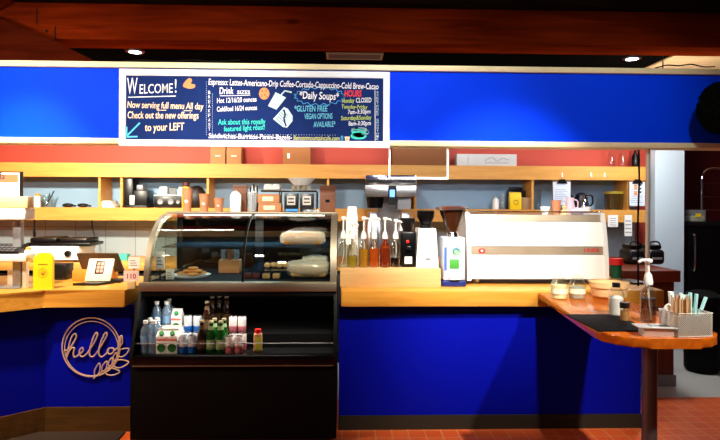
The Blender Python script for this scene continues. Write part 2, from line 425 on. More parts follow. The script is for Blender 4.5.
ck = {k: mat('chalk_'+k, v, .9, var=.08, scale=200) for k, v in dict(white=(236, 240, 244), cream=(244, 218, 180), cyan=(90, 210, 240), teal=(60, 210, 190), blue=(80, 170, 240), red=(240, 60, 50), lime=(190, 210, 90), orange=(240, 150, 90), yellow=(214, 220, 130), pale=(190, 220, 226), sky=(110, 200, 225)).items()}
def chalk(txt, x0, x1, b0, b1, col, h=None, w=.012, shear=.08):
    O('chalk_lettering', text_bm(txt, x0, x1, b0, b1, YT, h, w, shear), ck[col], cb, world=True)
def stroke(bm, pts, wpx=.8, smooth=True, closed=False):
    P = [at(x, y, YT) for x, y in pts]
    if smooth: P = smooth_path(P, 5, closed)
    w = wpx*YT/F/2
    n = len(P)
    for i in range(n if closed else n-1):
        p, q = P[i], P[(i+1) % n]; d = q-p
        if d.length < 1e-7: continue
        d.normalize(); s = Vector((-d.z, 0, d.x))*w; e = d*w*.6
        bm.faces.new([bm.verts.new(v) for v in (p-s-e, q-s+e, q+s+e, p+s-e)])
    return bm
def blob(bm, pts, smooth=True):
    P = [at(x, y, YT+.0003) for x, y in pts]
    if smooth: P = smooth_path(P, 5, True)
    bm.faces.new([bm.verts.new(v) for v in P]); return bm
def circ(x, y, rx, ry=None, n=14, a0=0, a1=2*PI):
    ry = ry or rx
    return [(x+rx*math.cos(a0+(a1-a0)*i/n), y+ry*math.sin(a0+(a1-a0)*i/n)) for i in range(n+(0 if abs(a1-a0-2*PI) < 1e-6 else 1))]
chalk('W', 127.5, 138, 94.2, 94, 'white', 17, .0)
chalk('ELCOME', 139.5, 173, 93.6, 92.6, 'white', 9.5, .004)
chalk('!', 175, 177, 92.6, 92.5, 'white', 14, .0)
O('chalk_underline', stroke(bm_(), [(128.6, 97.2), (150, 96.7), (175.6, 96)], .9), ck['white'], cb, world=True)
chalk('Now serving full menu All day', 127.3, 203.5, 107.6, 109.4, 'cream', 6.6)
O('chalk_underline', stroke(bm_(), [(159, 110.2), (166, 110.2)], .7), ck['cream'], cb, world=True)
O('chalk_underline', stroke(bm_(), [(184, 110.6), (192, 110.8)], .7), ck['cream'], cb, world=True)
chalk('Check out the new offerings', 127.6, 198.5, 118.2, 118.6, 'cream', 7)
chalk('to your LEFT', 145, 184.5, 131, 130, 'cream', 7.6)
O('arrow_drawing', stroke(stroke(bm_(), [(139.5, 123.2), (126.5, 136.2)], 1.6), [(126.6, 127), (126.2, 136.9), (137, 136.6)], 1.6, False), ck['cyan'], cb, world=True)
O('pastry_drawing', blob(bm_(), [(183, 86), (186, 80.5), (189.5, 78), (192, 80), (191, 83.5), (194.8, 84.5), (194.5, 87.5), (189, 88.6)]), ck['orange'], cb, world=True)
chalk('Espresso: Lattes-Americano-Drip Coffee-Cortado-Cappuccino-Cold Brew-Cacao', 208.5, 378.5, 84.6, 89.4, 'white', 6.2, .012)
chalk('Drink', 219.5, 233.5, 94, 94, 'white', 7); chalk('SIZES', 237, 250, 94, 94, 'white', 3.6)
O('chalk_underline', stroke(bm_(), [(220, 95.8), (236, 95.6), (250, 95)], .6), ck['white'], cb, world=True)
chalk('Hot 12/16/20 ounces', 217, 256.5, 103, 101.5, 'white', 5)
chalk('Cold/Iced 16/24 ounces', 217, 257, 111.6, 109.8, 'white', 5)
chalk('Ask about this royally', 218, 265.5, 124.6, 124, 'teal', 5.4)
chalk('featured light roast!', 224, 265, 131.4, 129.4, 'teal', 5.2)
chalk('Sandwiches-Burritos-Panini-Bagels-', 208.5, 292, 138, 139.6, 'white', 5, .014)
chalk('Bensonmountaincafe.com', 293.5, 339.5, 139.8, 140.4, 'yellow', 4.6)
O('cookie_drawing', blob(bm_(), circ(264.2, 93.6, 5.2, 6)), ck['orange'], cb, world=True)
bm = bm_()
for x, y in ((262, 91), (266, 90.6), (265, 95), (261.6, 96), (267, 97)): stroke(bm, circ(x, y, .5, n=6), .5, True, True)
O('cookie_chips', bm, ck['red'], cb, world=True)
O('cup_drawing', blob(bm_(), [(275.6, 92), (286, 97.6), (276.4, 109.6), (268, 106)], False), ck['pale'], cb, world=True)
O('straw_drawing', stroke(bm_(), [(280.4, 95.6), (284.8, 90.8), (291.2, 92.2)], 1.4, False), ck['pale'], cb, world=True)
O('panini_drawing', blob(bm_(), [(284, 107), (288, 109), (292.6, 116), (292.6, 121), (287, 127.6), (283, 127), (273, 119)], False), ck['pale'], cb, world=True)
bm = bm_()
for i in range(5): stroke(bm, [(275.5+i*1.7, 117.5-i*1.8), (283+i*1.2, 124.5-i*2.2)], .5)
stroke(bm, [(284, 110), (285, 115), (284, 119), (286, 126)], 1.6)
O('panini_stripes', bm, M_board, cb, world=True)
O('cloud_drawing', stroke(bm_(), [(x+(1.0 if i % 2 else -1.0)*math.cos(t)*1, y+(1.1 if i % 2 else -1.1)*math.sin(t)) for i, (x, y, t) in enumerate([(319.5+24.5*math.cos(2*PI*k/36), 96.2+8.6*math.sin(2*PI*k/36), 2*PI*k/36) for k in range(36)])], .9, True, True), ck['blue'], cb, world=True)
chalk('*Daily Soups*', 299.5, 339, 98.4, 100, 'white', 7.6, .014)
chalk('*GLUTEN FREE', 294.5, 327.5, 111.4, 111.4, 'sky', 6)
chalk('VEGAN OPTIONS', 304.5, 332.5, 119, 118.6, 'sky', 5.6)
chalk('AVAILABLE*', 313.5, 335.5, 127.2, 126.6, 'sky', 5.6)
chalk('HOURS', 344.5, 361.5, 96.4, 96.6, 'red', 6.4, .03)
chalk('Monday', 342, 354.5, 103, 102.4, 'lime', 4.4); chalk('CLOSED', 356, 371.5, 102.6, 102.2, 'white', 4.8)
chalk('Tuesday-Friday', 341.5, 367.5, 108.4, 108.8, 'lime', 4)
chalk('7am-3:30pm', 348, 370.5, 114, 113.4, 'white', 4.4)
chalk('Saturday&Sunday', 341, 371.5, 120.2, 119.4, 'lime', 4.4)
chalk('8am-3:30pm', 348.5, 371, 125.6, 125, 'white', 4.4)
for wd, x, y0, dy, c in (('BREAKFAST', 208.2, 94, 4.6, 'white'), ('SWEETENED SMOOTHIE', 376.4, 93.4, 2.75, 'pale')):
    for i, chh in enumerate(wd):
        if chh != ' ': chalk(chh, x, x+2.2, y0+i*dy, y0+i*dy, c, min(3.4, dy*.8), .0, 0)
bm = bm_()
for i in range(26): stroke(bm, circ(206.4, 82+i*2.1, .22, n=4), .4, False, True)
for i in range(22): stroke(bm, circ(212.4, 94+i*1.9, .22, n=4), .4, False, True)
for i in range(48): stroke(bm, circ(213+i*2.6, 134.2+i*.02, .22, n=4), .4, False, True)
O('dotted_lines', bm, ck['pale'], cb, world=True)
O('chalk_divider', stroke(bm_(), [(375, 90.5), (375.2, 141)], .6), ck['white'], cb, world=True)
O('teacup_drawing', blob(blob(bm_(), circ(358.5, 136, 8, 3.4)), [(352, 129.6), (366, 129.6), (364, 136.4), (360, 137.6), (356, 137.2), (353, 135)]), ck['teal'], cb, world=True)
O('teacup_rim_drawing', stroke(stroke(bm_(), circ(359, 129.2, 7, 1.4), 1.2, True, True), circ(366.5, 132, 2.2, 2, 10), .8, True, True), ck['pale'], cb, world=True)
O('small_cup_drawing', blob(bm_(), [(344.6, 136.6), (349.8, 136.6), (349, 142.6), (345.4, 142.6)], False), ck['cream'], cb, world=True)
O('small_cup_logo_drawing', blob(bm_(), circ(347.2, 139.8, 1.3)), ck['orange'], cb, world=True)
chalk('B', 340.6, 343.4, 140.6, 140.6, 'blue', 5)
# ------------------------------------------------------------------ hello sign
YHs = YF-.012
def hp(x, y): return at(55+x/5.8625, 310+y/5.8625, YHs)
hs = T('hello_sign', 'round pale wood hello sign with leaves on the blue counter front', 'sign', hp(212, 400))
bm = bm_()
tube(bm, [hp(212+170*math.cos(t), 218+172*math.sin(t)) for t in [2*PI*i/64 for i in range(64)]], .0042, 6, True)
tube(bm, [hp(214+157*math.cos(t), 226+160*math.sin(t)) for t in [2*PI*i/64 for i in range(64)]], .003, 6, True)
O('ring', bm, M_sign, hs, world=True)
strokes = [[(55, 240), (85, 225), (112, 185), (126, 155), (116, 138), (98, 158), (84, 200), (72, 250), (66, 284), (82, 245), (100, 222), (114, 224), (108, 255), (114, 276), (130, 270), (150, 255), (166, 236), (160, 220), (146, 232), (144, 258), (158, 274), (180, 262), (212, 222), (238, 176), (250, 145), (242, 132), (226, 158), (208, 215), (202, 258), (214, 274), (236, 262), (268, 216), (292, 174), (306, 146), (298, 132), (282, 158), (262, 212), (258, 256), (270, 274), (292, 264), (314, 238)],
           [(334, 222), (316, 226), (308, 246), (322, 258), (342, 246), (344, 226), (330, 222)], [(344, 240), (362, 226), (378, 210)]]
bm = bm_()
for s_ in strokes: tube(bm, smooth_path([hp(*q) for q in s_], 6), .0048, 6)
O('lettering', bm, M_sign, hs, world=True)
bm = bm_(); tube(bm, smooth_path([hp(*q) for q in [(226, 402), (262, 372), (310, 340), (350, 300), (374, 250), (386, 160)]], 6), .0045, 6)
O('stem', bm, M_sign, hs, world=True)
def leaf(p, q, w):
    P, Q = Vector(p), Vector(q); d = Q-P; n = Vector((-d.y, d.x)).normalized()*w
    L_ = [P, P+d*.3+n, P+d*.7+n*.8, Q, P+d*.7-n*.8, P+d*.3-n]
    bm = tube(bm_(), smooth_path([hp(v.x, v.y) for v in L_], 4, True), .0042, 6, True)
    O('leaf', bm, M_sign, hs, world=True)
for p_, q_, w_ in (((236, 388), (262, 312), 14), ((278, 360), (304, 300), 12), ((318, 330), (334, 280), 10), ((348, 298), (358, 250), 10), ((290, 362), (380, 362), 20), ((338, 322), (432, 306), 22), ((366, 268), (434, 228), 20), ((380, 210), (390, 150), 12)): leaf(p_, q_, w_)
# ------------------------------------------------------------------ pastry case
xL, xR = X(129, 3.37, 400), X(336.5, 3.42, 400)
ca = T('display_case', 'tall black refrigerated case with curved glass pastry top and open drinks shelf', 'display case', ((xL+xR)/2, 3.8, 0))
def CW(name, bm, mt, label=None): return O(name, bm, mt, ca, label, True)
YBk = 4.24
zr0, zr1 = Z(291.5, 3.5), Z(282.5, 3.5)
CW('base', B(bm_(), xL, xR, 3.385, YBk, .03, .475, .004), M_blackm)
for x in (xL+.1, xR-.1):
    for y in (3.5, 4.15): CW('castor', cyl(bm_(), (x, y, 0), (x, y, .031), .03), M_black)
prof = [(3.385, .475), (3.365, .53), (3.515, zr0), (YBk, zr0), (YBk, .475)]
CW('side_panel', prism(bm_(), prof, 0, 'x', xL, xL+.02), M_blackg)
CW('side_panel', prism(bm_(), prof, 0, 'x', xR-.02, xR), M_blackg)
CW('back_panel', B(bm_(), xL+.02, xR-.02, YBk-.03, YBk, .475, zr0), M_blackm)
CW('front_ledge', B(bm_(), xL+.02, xR-.02, 3.37, 3.425, .475, .538, .006), M_blackg)
CW('ledge_trim', B(bm_(), xL+.02, xR-.02, 3.364, 3.369, .475, .481), M_silver)
zt = (.53, .617); yt = (3.425, 3.59, 4.21)
for i in range(2):
    CW('drinks_tier', B(bm_(), xL+.021, xR-.021, yt[i], yt[i+1], .475, zt[i]), M_blackm)
CW('guard_rail', tube(bm_(), [(xL+.02, 3.415, .60), (xR-.02, 3.415, .60)], .0026), M_grey)
CW('front_rail', B(bm_(), xL+.01, xR-.005, 3.49, YBk, zr0, zr1, .005), M_silver)
CW('header_lip', B(bm_(), xL+.02, xR-.02, 3.50, 3.512, zr0-.03, zr0), M_blackm)
# curved glass
ztp = Z(212.5, 3.95)
arc = []
for i in range(15):
    th = PI/2*i/14
    arc.append((3.97-.455*math.cos(th)**.95 if i < 14 else 3.97, zr1+(ztp-.012-zr1)*math.sin(th)))
def shell(bm, x0, x1, d):
    A = [(y, z) for y, z in arc]; Bk = [(y+d, z-d*.6) for y, z in arc][::-1]
    return prism(bm, A+Bk, 0, 'x', x0, x1)
CW('curved_glass', shell(bm_(), xL+.06, xR-.045, .006), M_case)
for x0, x1 in ((xL+.03, xL+.062), (xR-.045, xR-.005)):
    CW('curved_frame', shell(bm_(), x0, x1, .035), M_silver)
    CW('end_glass', prism(bm_(), [(y+.036, z-.02) for y, z in arc if z > zr1+.03]+[(YBk-.03, ztp-.03), (YBk-.03, zr1+.002), (3.6, zr1+.002)], 0, 'x', x0+.01, x0+.016), M_case)
xm = X(245, 3.6)
CW('mullion', shell(bm_(), xm-.006, xm+.006, .02), M_blackm)
CW('top_panel', B(bm_(), xL+.03, xR-.005, 3.965, YBk, ztp-.014, ztp, .003), M_silver)
CW('back_frame', B(B(B(B(bm_(), xL+.03, xL+.07, YBk-.03, YBk, zr1, ztp-.014), xR-.05, xR-.005, YBk-.03, YBk, zr1, ztp-.014), xm-.03, xm+.03, YBk-.03, YBk, zr1, ztp-.014), xL+.07, xR-.05, YBk-.03, YBk, ztp-.06, ztp-.014), M_black)
M_tint = glass('rear_door_glass', (92, 88, 80), .06, .05)
CW('rear_door', B(bm_(), xL+.07, xm-.03, YBk-.02, YBk-.014, zr1, ztp-.06), M_tint)
CW('rear_door', B(bm_(), xm+.03, xR-.05, YBk-.02, YBk-.014, zr1, ztp-.06), M_tint)
zs1 = Z(247, 3.75); zs2 = Z(271, 3.65)
M_sg = glass('shelf_glass', (170, 190, 204), .08, .05, .12, (50, 84, 110))
CW('glass_shelf', B(bm_(), xL+.065, xm-.008, 3.76, 4.2, zs1-.008, zs1), M_sg)
CW('glass_shelf', B(bm_(), xm+.008, xR-.05, 3.76, 4.2, zs1-.008, zs1), M_sg)
CW('glass_shelf', B(bm_(), xm+.008, xR-.05, 3.66, 4.2, zs2-.008, zs2), M_sg)
CW('display_floor', B(bm_(), xL+.065, xR-.05, 3.56, 4.2, zr1, zr1+.003), M_blackm)
zfl = zr1+.003
# foods
def cookie_pile(loc, label, n, mt, group=None, rad=.04, cat='pastry', spread=.05):
    pass
bm = lathe(bm_(), [(0, .004), (.12, .004), (.125, .012), (.128, .012), (.122, 0), (0, 0)], seg=28)
pl = at(192, 281, 3.8)
TM('serving_plate', bm, M_pwhite, 'white round plate under the cookies on the case floor at left', 'plate', (pl.x, 3.78, zfl))
for i, (dx, dy, dz) in enumerate([(-.06, 0, 0), (.02, -.04, 0), (.06, .03, 0), (-.01, .05, 0), (-.02, 0, .016), (.04, .0, .016), (.01, .01, .032)]):
    TM('cookie', lathe(bm_(), [(0, .016), (.025, .0155), (.036, .009), (.036, .004), (.03, 0), (0, 0)], seg=18), M_cookie, ['golden cookie at the left edge of the white plate', 'golden cookie at the front of the white plate', 'golden cookie at the right edge of the white plate', 'golden cookie at the back of the white plate', 'golden cookie in the second layer, at left', 'golden cookie in the second layer, at right', 'golden cookie topmost of the pile on the white plate'][i], 'cookie', (pl.x+dx, 3.78+dy, zfl+.0125+dz), 0, 'cookies on the white plate')
def card(px, py0, py1, w, Y, z, label, name='price_card'):
    c = at(px, (py0+py1)/2, Y); h = (py1-py0)*Y/F; zz = c.z-h/2
    o = T(name, label, 'card', (c.x, Y, z))
    wd = w*Y/F
    O('card', B(bm_(), -wd/2, wd/2, 0, .002, zz-z, zz-z+h), M_paper, o)
    bm = bm_()
    for k in range(3): B(bm, -wd*.35, wd*.3-k*wd*.1, -.0006, 0, zz-z+h*(.25+.2*k), zz-z+h*(.3+.2*k))
    O('lettering', bm, mat('ink', (70, 60, 60), .8), o)
    O('stand', B(bm_(), -.02, .02, 0, .03, 0, .004) if zz-z < .02 else B(B(bm_(), -.015, .015, -.01, .03, 0, .004), -.004, .004, .002, .006, 0, zz-z+.005), M_black, o)
    return o
card(160, 252, 269, 9, 3.62, zfl, 'taller white price card inside the pastry case, at left')
card(170, 269, 281, 8, 3.60, zfl, 'small white price card in front of the cookie plate')
kx = at(229, 275, 3.95)
bxp = T('food_box', 'orange brown box with small cups added in place of a glass reflection', 'box', (kx.x, 3.98, zfl))  # box and cups added to imitate an orange reflection in the glass
O('box', B(bm_(), -.07, .075, -.05, .05, 0, .09, .004), M_kraft, bxp)
for i in range(3): TM('reflected_cup', lathe(bm_(), [(0, 0), (.018, 0), (.022, .07), (.02, .07), (.016, .003), (0, .003)]), M_plas if i != 1 else M_kcup, 'small cup added on the orange stand-in box in the case, '+['left one', 'middle one', 'right one'][i], 'cup', (kx.x-.045+.045*i, 3.98, zfl+.0905), 0, 'cups on the orange stand-in box')
# wrapped pastries right upper shelf
def loaf_bag(px0, px1, py0, py1, Y, z, label, inner=M_bread):
    x0, x1 = X(px0, Y), X(px1, Y); h = (py1-py0)*Y/F; w = x1-x0
    o = T('pastry_bag', label, 'wrapped pastry', ((x0+x1)/2, Y, z))
    bm = bm_(); B(bm, -w/2+.02, w/2-.02, -.05, .05, .006, h*.7, .02, 3)
    O('pastry', bm, inner, o)
    bm = bm_(); g = bmesh.ops.create_grid(bm, x_segments=14, y_segments=8, size=1)
    bm.free(); bm = bm_(); ball(bm, (0, 0, h/2), 1, (w/2, .07, h/2), 24, 14)
    for v in bm.verts:
        v.co.x = max(-w/2, min(w/2, v.co.x*1.25)); v.co.z = max(.001, min(h*.9, v.co.z)+random.uniform(-.007, .007)); v.co.x += random.uniform(-.006, .006)
    O('wrapper', bm, M_wrap, o); return o
loaf_bag(281, 325, 233, 247.5, 3.9, zs1, 'flat wrapped pastries on the upper right glass shelf', M_cookie)
loaf_bag(288, 330, 264, 283, 3.7, zfl, 'plump wrapped bread in the lower right corner of the pastry case')
cb_ = at(276, 262, 3.8)
for i in range(5):
    TM('bun', ball(bm_(), (0, 0, .018), .024, (1, 1, .75), 12, 8), M_bread, 'small round bun ' + ['at the left end of', 'second from left in', 'in the middle of', 'second from right in', 'at the right end of'][i]+' the row on the middle shelf', 'bun', (cb_.x-.06+.05*i*.8, 3.82+.02*(i % 2), zs2), 0, 'buns on the middle right shelf')
loaf_bag(303, 328, 258, 271, 3.85, zs2, 'wrapped brown loaf on the middle right shelf')
for i, (px, mt, lb) in enumerate(((249, M_choc, 'dark red pastry square beside the case mullion, nearest the left'), (257, M_choc, 'dark red pastry square second from the case mullion'), (267, M_bread, 'pale pastry square left of the pair by the wrapped bread'), (277, M_bread, 'pale pastry square right next to the wrapped bread'))):
    c = at(px, 280, 3.7)
    TM('pastry_square', B(bm_(), -.024, .024, -.03, .03, 0, .032, .006), mt, lb, 'pastry', (c.x, 3.68, zfl))
# ------------------------------------------------------------------ drinks
def thing_from(parts, name, label, cat, loc, rz=0, group=None):
    o = T(name, label, cat, loc, rz, group)
    for pn, bm, mt in parts: O(pn, bm, mt, o)
    return o
def water():
    return [('bottle', lathe(bm_(), [(0, 0), (.03, 0), (.032, .01), (.029, .05), (.032, .06), (.032, .12), (.026, .15), (.012, .172), (.012, .182), (0, .182)]), M_water),
            ('cap', lathe(bm_(), [(0, .18), (.015, .18), (.015, .2), (0, .2)]), M_pwhite), ('label', lathe(bm_(), [(.0325, .065), (.0325, .11)]), mat('water_label', (120, 160, 200), .5))]
def carton():
    bm = B(bm_(), -.0315, .0315, -.034, .034, 0, .108, .002)
    prism(bm, [(-.034, .108), (.034, .108), (.003, .14), (.003, .152), (-.003, .152), (-.003, .14)], 0, 'x', -.0315, .0315)
    lb = B(bm_(), -.03, .03, -.0348, -.034, .082, .095)
    return [('carton', bm, M_pwhite), ('cap', lathe(bm_(), [(0, 0), (.014, 0), (.014, .016), (0, .016)], (0, -.02, .119), 14, Matrix.Rotation(.75, 4, 'X')), mat('cap_green', (20, 130, 60), .4)),
            ('emblem', lathe(bm_(), [(0, 0), (.026, 0), (.026, .001), (0, .001)], (0, -.0342, .04), 18, Matrix.Rotation(PI/2, 4, 'X')), mat('leaf_green', (30, 110, 50), .6)),
            ('stripe', lb, mat('pink_stripe', (230, 120, 110), .6))]
def can(c1, c2, h=.122, r=.0268):
    return [('can', lathe(bm_(), [(0, 0), (r*.8, 0), (r, .008), (r, h*.4)]), c2), ('upper_can', lathe(bm_(), [(r, h*.4), (r, h-.012), (r*.84, h-.002)]), c1), ('lid', lathe(bm_(), [(r*.84, h-.002), (r*.84, h), (r*.78, h), (r*.76, h-.004), (0, h-.004)]), M_chrome)]
def beer(gl, lab, h=.235):
    k = h/.235
    return [('bottle', lathe(bm_(), [(0, 0), (.026, 0), (.028, .008*k), (.028, .125*k), (.024, .15*k), (.014, .18*k), (.012, .225*k), (0, .225*k)]), gl), ('label', lathe(bm_(), [(.0285, .03*k), (.0285, .1*k)]), lab),
            ('neck_label', lathe(bm_(), [(.0185, .172*k), (.0135, .2*k)]), lab), ('cap', lathe(bm_(), [(0, .236*k), (.014, .236*k), (.0145, .222*k), (0, .222*k)]), mat('bottle_cap', (190, 180, 150), .4, .6))]
def row(parts, name, cat, group, spots, zt_):
    first = None
    for px, Y, lb in spots:
        loc = (X(px, Y, 340), Y, zt_(Y))
        if first is None: first = thing_from(parts, name, lb, cat, loc, 0, group)
        else: dup(first, loc, lb)
def tz(Y): return zt[0] if Y < 3.59 else zt[1]
row(water(), 'water_bottle', 'bottle', 'water bottles in the drinks case', [(145.5, 3.465, 'clear water bottle in the front row, at the far left end'), (154, 3.465, 'clear water bottle in the front row, right beside the milk cartons'), (150, 3.54, 'clear water bottle in the second row, leftmost'), (157.5, 3.545, 'clear water bottle in the second row, behind the left milk carton'), (156.5, 3.64, 'clear water bottle on the upper tier, leftmost of three'), (166.6, 3.64, 'clear water bottle on the upper tier, beside the lone carton'), (169, 3.73, 'clear water bottle on the upper tier, rearmost of three')], tz)
row(carton(), 'drink_carton', 'carton', 'coconut drink cartons in the case', [(163, 3.465, 'white carton with green cap in the front row, the left one'), (173.6, 3.465, 'white carton with green cap in the front row, the right one'), (167.5, 3.545, 'white carton with green cap behind the left front carton'), (178, 3.545, 'white carton with green cap behind the right front carton'), (177.5, 3.645, 'white carton with green cap standing alone on the upper tier')], tz)
cw, cbl = mat('can_white', (214, 222, 230), .3, .3), mat('can_blue', (40, 120, 220), .3, .3)
row(can(cw, cbl, .11), 'blue_can', 'can', 'blue and white cans in the case', [(183.4, 3.46, 'blue and white can in the front row, the left one'), (192.4, 3.46, 'blue and white can in the front row, the right one'), (187.5, 3.54, 'blue and white can behind the left front can'), (196.4, 3.54, 'blue and white can behind the right front can'), (188, 3.64, 'blue and white can on the upper tier, the left one'), (197.5, 3.64, 'blue and white can on the upper tier, the right one')], tz)
M_blab = mat('amber_label', (84, 58, 30), .6); M_glab = mat('pale_label', (150, 170, 120), .6)
row(beer(M_brown, M_blab, .2), 'brown_bottle', 'bottle', 'brown glass bottles in the case', [(201.8, 3.47, 'brown glass bottle in the front row, left of the green bottles'), (207, 3.64, 'brown glass bottle on the upper tier, behind the front brown bottle'), (212, 3.83, 'brown glass bottle at the back of the upper tier, leftmost of three'), (219, 3.86, 'brown glass bottle at the back of the upper tier, middle of three'), (226.5, 3.83, 'brown glass bottle at the back of the upper tier, rightmost of three')], tz)
row(beer(M_green, M_glab, .195), 'green_bottle', 'bottle', 'green glass bottles in the case', [(211.2, 3.47, 'green glass bottle in the front row, the left one'), (220.8, 3.47, 'green glass bottle in the front row, the right one'), (214.5, 3.545, 'green glass bottle in the second row, the left one'), (224, 3.545, 'green glass bottle in the second row, the right one')], tz)
cp1, cp2 = mat('can_pink', (226, 120, 130), .35, .2, var=.5, scale=60), mat('can_pale', (236, 222, 222), .35, .2, var=.3, scale=60)
row(can(cp2, cp1, .105), 'pink_can', 'can', 'pink and white cans in the case', [(230, 3.46, 'pink and white can in the front row, the left one'), (239, 3.46, 'pink and white can in the front row, the right one'), (233.4, 3.54, 'pink and white can behind the left front pink can'), (242.3, 3.54, 'pink and white can behind the right front pink can'), (233, 3.64, 'pink and white can on the upper tier, the left one'), (242, 3.64, 'pink and white can on the upper tier, the right one')], tz)
thing_from([('bottle', B(bm_(), -.025, .025, -.025, .025, 0, .12, .012, 3), mat('juice_tan', (206, 150, 110), .4)), ('cap', lathe(bm_(), [(0, .118), (.02, .118), (.02, .142), (0, .142)]), M_red2), ('label', B(bm_(), -.012, .0252, -.0262, -.0252, .015, .1), mat('lime_label', (200, 206, 60), .5))], 'juice_bottle', 'tan juice bottle with red cap alone at the right of the drinks', 'bottle', (X(258, 3.48, 340), 3.48, zt[0]))
# ------------------------------------------------------------------ on top of the case
zt_case = ztp
def kcup(h, rt, rb):
    cup = [(0, 0), (rb, 0), (rt, h-.004), (rt+.003, h-.004), (rt+.003, h), (rt-.001, h), (rb-.002, .004), (0, .004)]
    lg = bm_()
    rm = (rt+rb)/2+.0012
    for k in range(6):
        a0, a1 = -PI/2-.35+.7*k/6, -PI/2-.35+.7*(k+1)/6
        z0a, z1a = h*.36+.012*abs(k-3)/3*.6, h*.52-.006*abs(k-2.5)/2.5
        r_0, r_1 = rb+(rt-rb)*.36+.0012, rb+(rt-rb)*.52+.0012
        lg.faces.new([lg.verts.new(v) for v in ((r_0*math.cos(a0), r_0*math.sin(a0), z0a), (r_0*math.cos(a1), r_0*math.sin(a1), z0a), (r_1*math.cos(a1), r_1*math.sin(a1), z1a), (r_1*math.cos(a0), r_1*math.sin(a0), z1a))])
    return [('cup', lathe(bm_(), cup, seg=28), M_kcup), ('logo', lg, M_paper)]
for px, h, rt, rb, lb in ((187.2, .166, .036, .026, 'tall kraft paper cup, largest of the three on the case top'), (204.2, .128, .036, .027, 'medium kraft paper cup, middle one on the case top'), (218.8, .098, .034, .026, 'small kraft paper cup, rightmost of three on the case top')):
    thing_from(kcup(h, rt, rb), 'paper_cup', lb, 'cup', (X(px, 4.05), 4.05, zt_case), 0, 'kraft cups on the case top')
def bag(w, h, d, mt, name, label, loc, cat='bag', fold=True, extra=None, rz=0, group=None):
    bm = bm_()
    prism(bm, [(-d/2, 0), (d/2, 0), (d/2, h*.72), (.006, h*.95), (.006, h), (-.006, h), (-.006, h*.95), (-d/2, h*.72)], 0, 'x', -w/2, w/2)
    bmesh.ops.bevel(bm, geom=list(bm.edges), offset=.004, segments=2, profile=.5, affect='EDGES')
    for v in bm.verts:
        if .05*h < v.co.z < .9*h: v.co.x *= 1+random.uniform(-.03, .03)
    o = T(name, label, cat, loc, rz, group)
    O('bag', bm, mt, o)
    if fold: O('top_fold', B(bm_(), -w/2-.002, w/2+.002, -.009, .009, h-.02, h+.004, .002), mt, o)
    if extra: O('label', B(bm_(), -extra[0]/2, extra[0]/2, -d/2-.0016, -d/2, extra[2], extra[2]+extra[1]), extra[3], o)
    return o
# white paper bag with pointed top
pb_ = X(235.8, 4.05)
bm = bm_()
prism(bm, [(-.035, 0), (.035, 0), (.04, .1), (.036, .125), (.0, .152), (-.024, .14), (-.04, .11)], 0, 'y', -.022, .022)
bmesh.ops.bevel(bm, geom=list(bm.edges), offset=.006, segments=2, profile=.5, affect='EDGES')
TM('paper_bag', bm, M_paper, 'white paper bag with a pointed top on the case', 'bag', (pb_, 4.05, zt_case))
gp = T('straw_cup', 'clear plastic cup of wrapped white straws and black lids on the case', 'cup', (X(252.5, 4.05), 4.05, zt_case))
O('cup', lathe(bm_(), [(0, 0), (.03, 0), (.04, .14), (.038, .14), (.028, .003), (0, .003)]), M_plas, gp)
bm = bm_()
for i in range(7):
    x, y = .018*math.cos(i*2.3), .018*math.sin(i*2.3); tube(bm, [(x, y, .005), (x*1.5, y*1.5, .13+.01*(i % 3))], .005, 6)
O('paper_packets', bm, M_paper, gp)
bk = T('utensil_cup', 'dark cup of black and white utensils behind the straw cup', 'cup', (X(254.5, 4.16), 4.16, zt_case))
O('cup', lathe(bm_(), [(0, 0), (.026, 0), (.03, .11), (.028, .11), (.024, .003), (0, .003)]), M_black, bk)
for i in range(5):
    x = -.016+.008*i; O('utensil', tube(bm_(), [(x, 0, .01), (x*1.6-.006, 0, .18+.012*(i % 3))], .0055, 6), M_black if i % 2 == 0 else M_pwhite, bk)
for k, (px, lb) in enumerate(((240, 'dark brown coffee bag behind the white paper bag'),)):
    bag(.1, .19, .05, M_kdark, 'coffee_bag', lb, (X(px, 4.18), 4.19, zt_case))
# brown food boxes
def fbox(px, z, w, h, lb):
    o = T('food_box', lb, 'box', (X(px, 4.05), 4.06, z))
    O('box', B(bm_(), -w/2, w/2, -.05, .05, 0, h, .004), M_kraft, o)
    O('window', B(bm_(), -w*.28, w*.22, -.0508, -.05, h*.25, h*.75), mat('box_label', (232, 206, 170), .5), o)
    O('flap', B(bm_(), -w/2-.001, w/2+.001, -.052, -.02, h*.92, h+.002, .001), M_kraft, o)
fbox(270.5, zt_case, .16, .06, 'kraft food box, the lower of two stacked on the case')
fbox(269, zt_case+.063, .155, .062, 'kraft food box, the upper of two stacked on the case')
# wire rack
rk = T('counter_rack', 'black two level wire rack on the case top', 'rack', (X(288, 4.15), 4.15, zt_case))
x0r, x1r = X(262, 4.15)-X(288, 4.15), X(317, 4.15)-X(288, 4.15)
zk = .145
bm = bm_()
for x in (x0r+.135, x1r):
    for y in (-.06, .06): tube(bm, [(x, y, 0), (x, y, zk)], .0045, 6)
O('legs', bm, M_black, rk)
O('upper_shelf', B(bm_(), x0r, x1r, -.065, .065, zk, zk+.012, .002), M_black, rk)
for i, px in enumerate((291.5, 307)):
    o = T('tea_box', ['black box with a pale label, left of the pair under the rack', 'black box with a pale label, right of the pair under the rack'][i], 'box', (X(px, 4.12), 4.12, zt_case), 0, 'black boxes under the rack')
    O('box', B(bm_(), -.05, .05, -.04, .04, 0, .135, .004), M_black, o)
    O('label', B(bm_(), -.03, .03, -.0412, -.04, .05, .115), mat('tea_label', (190, 184, 172), .7), o)
    O('lettering', B(B(bm_(), -.02, .02, -.0418, -.0412, .09, .1), -.022, .022, -.0418, -.0412, .065, .075), M_black, o)
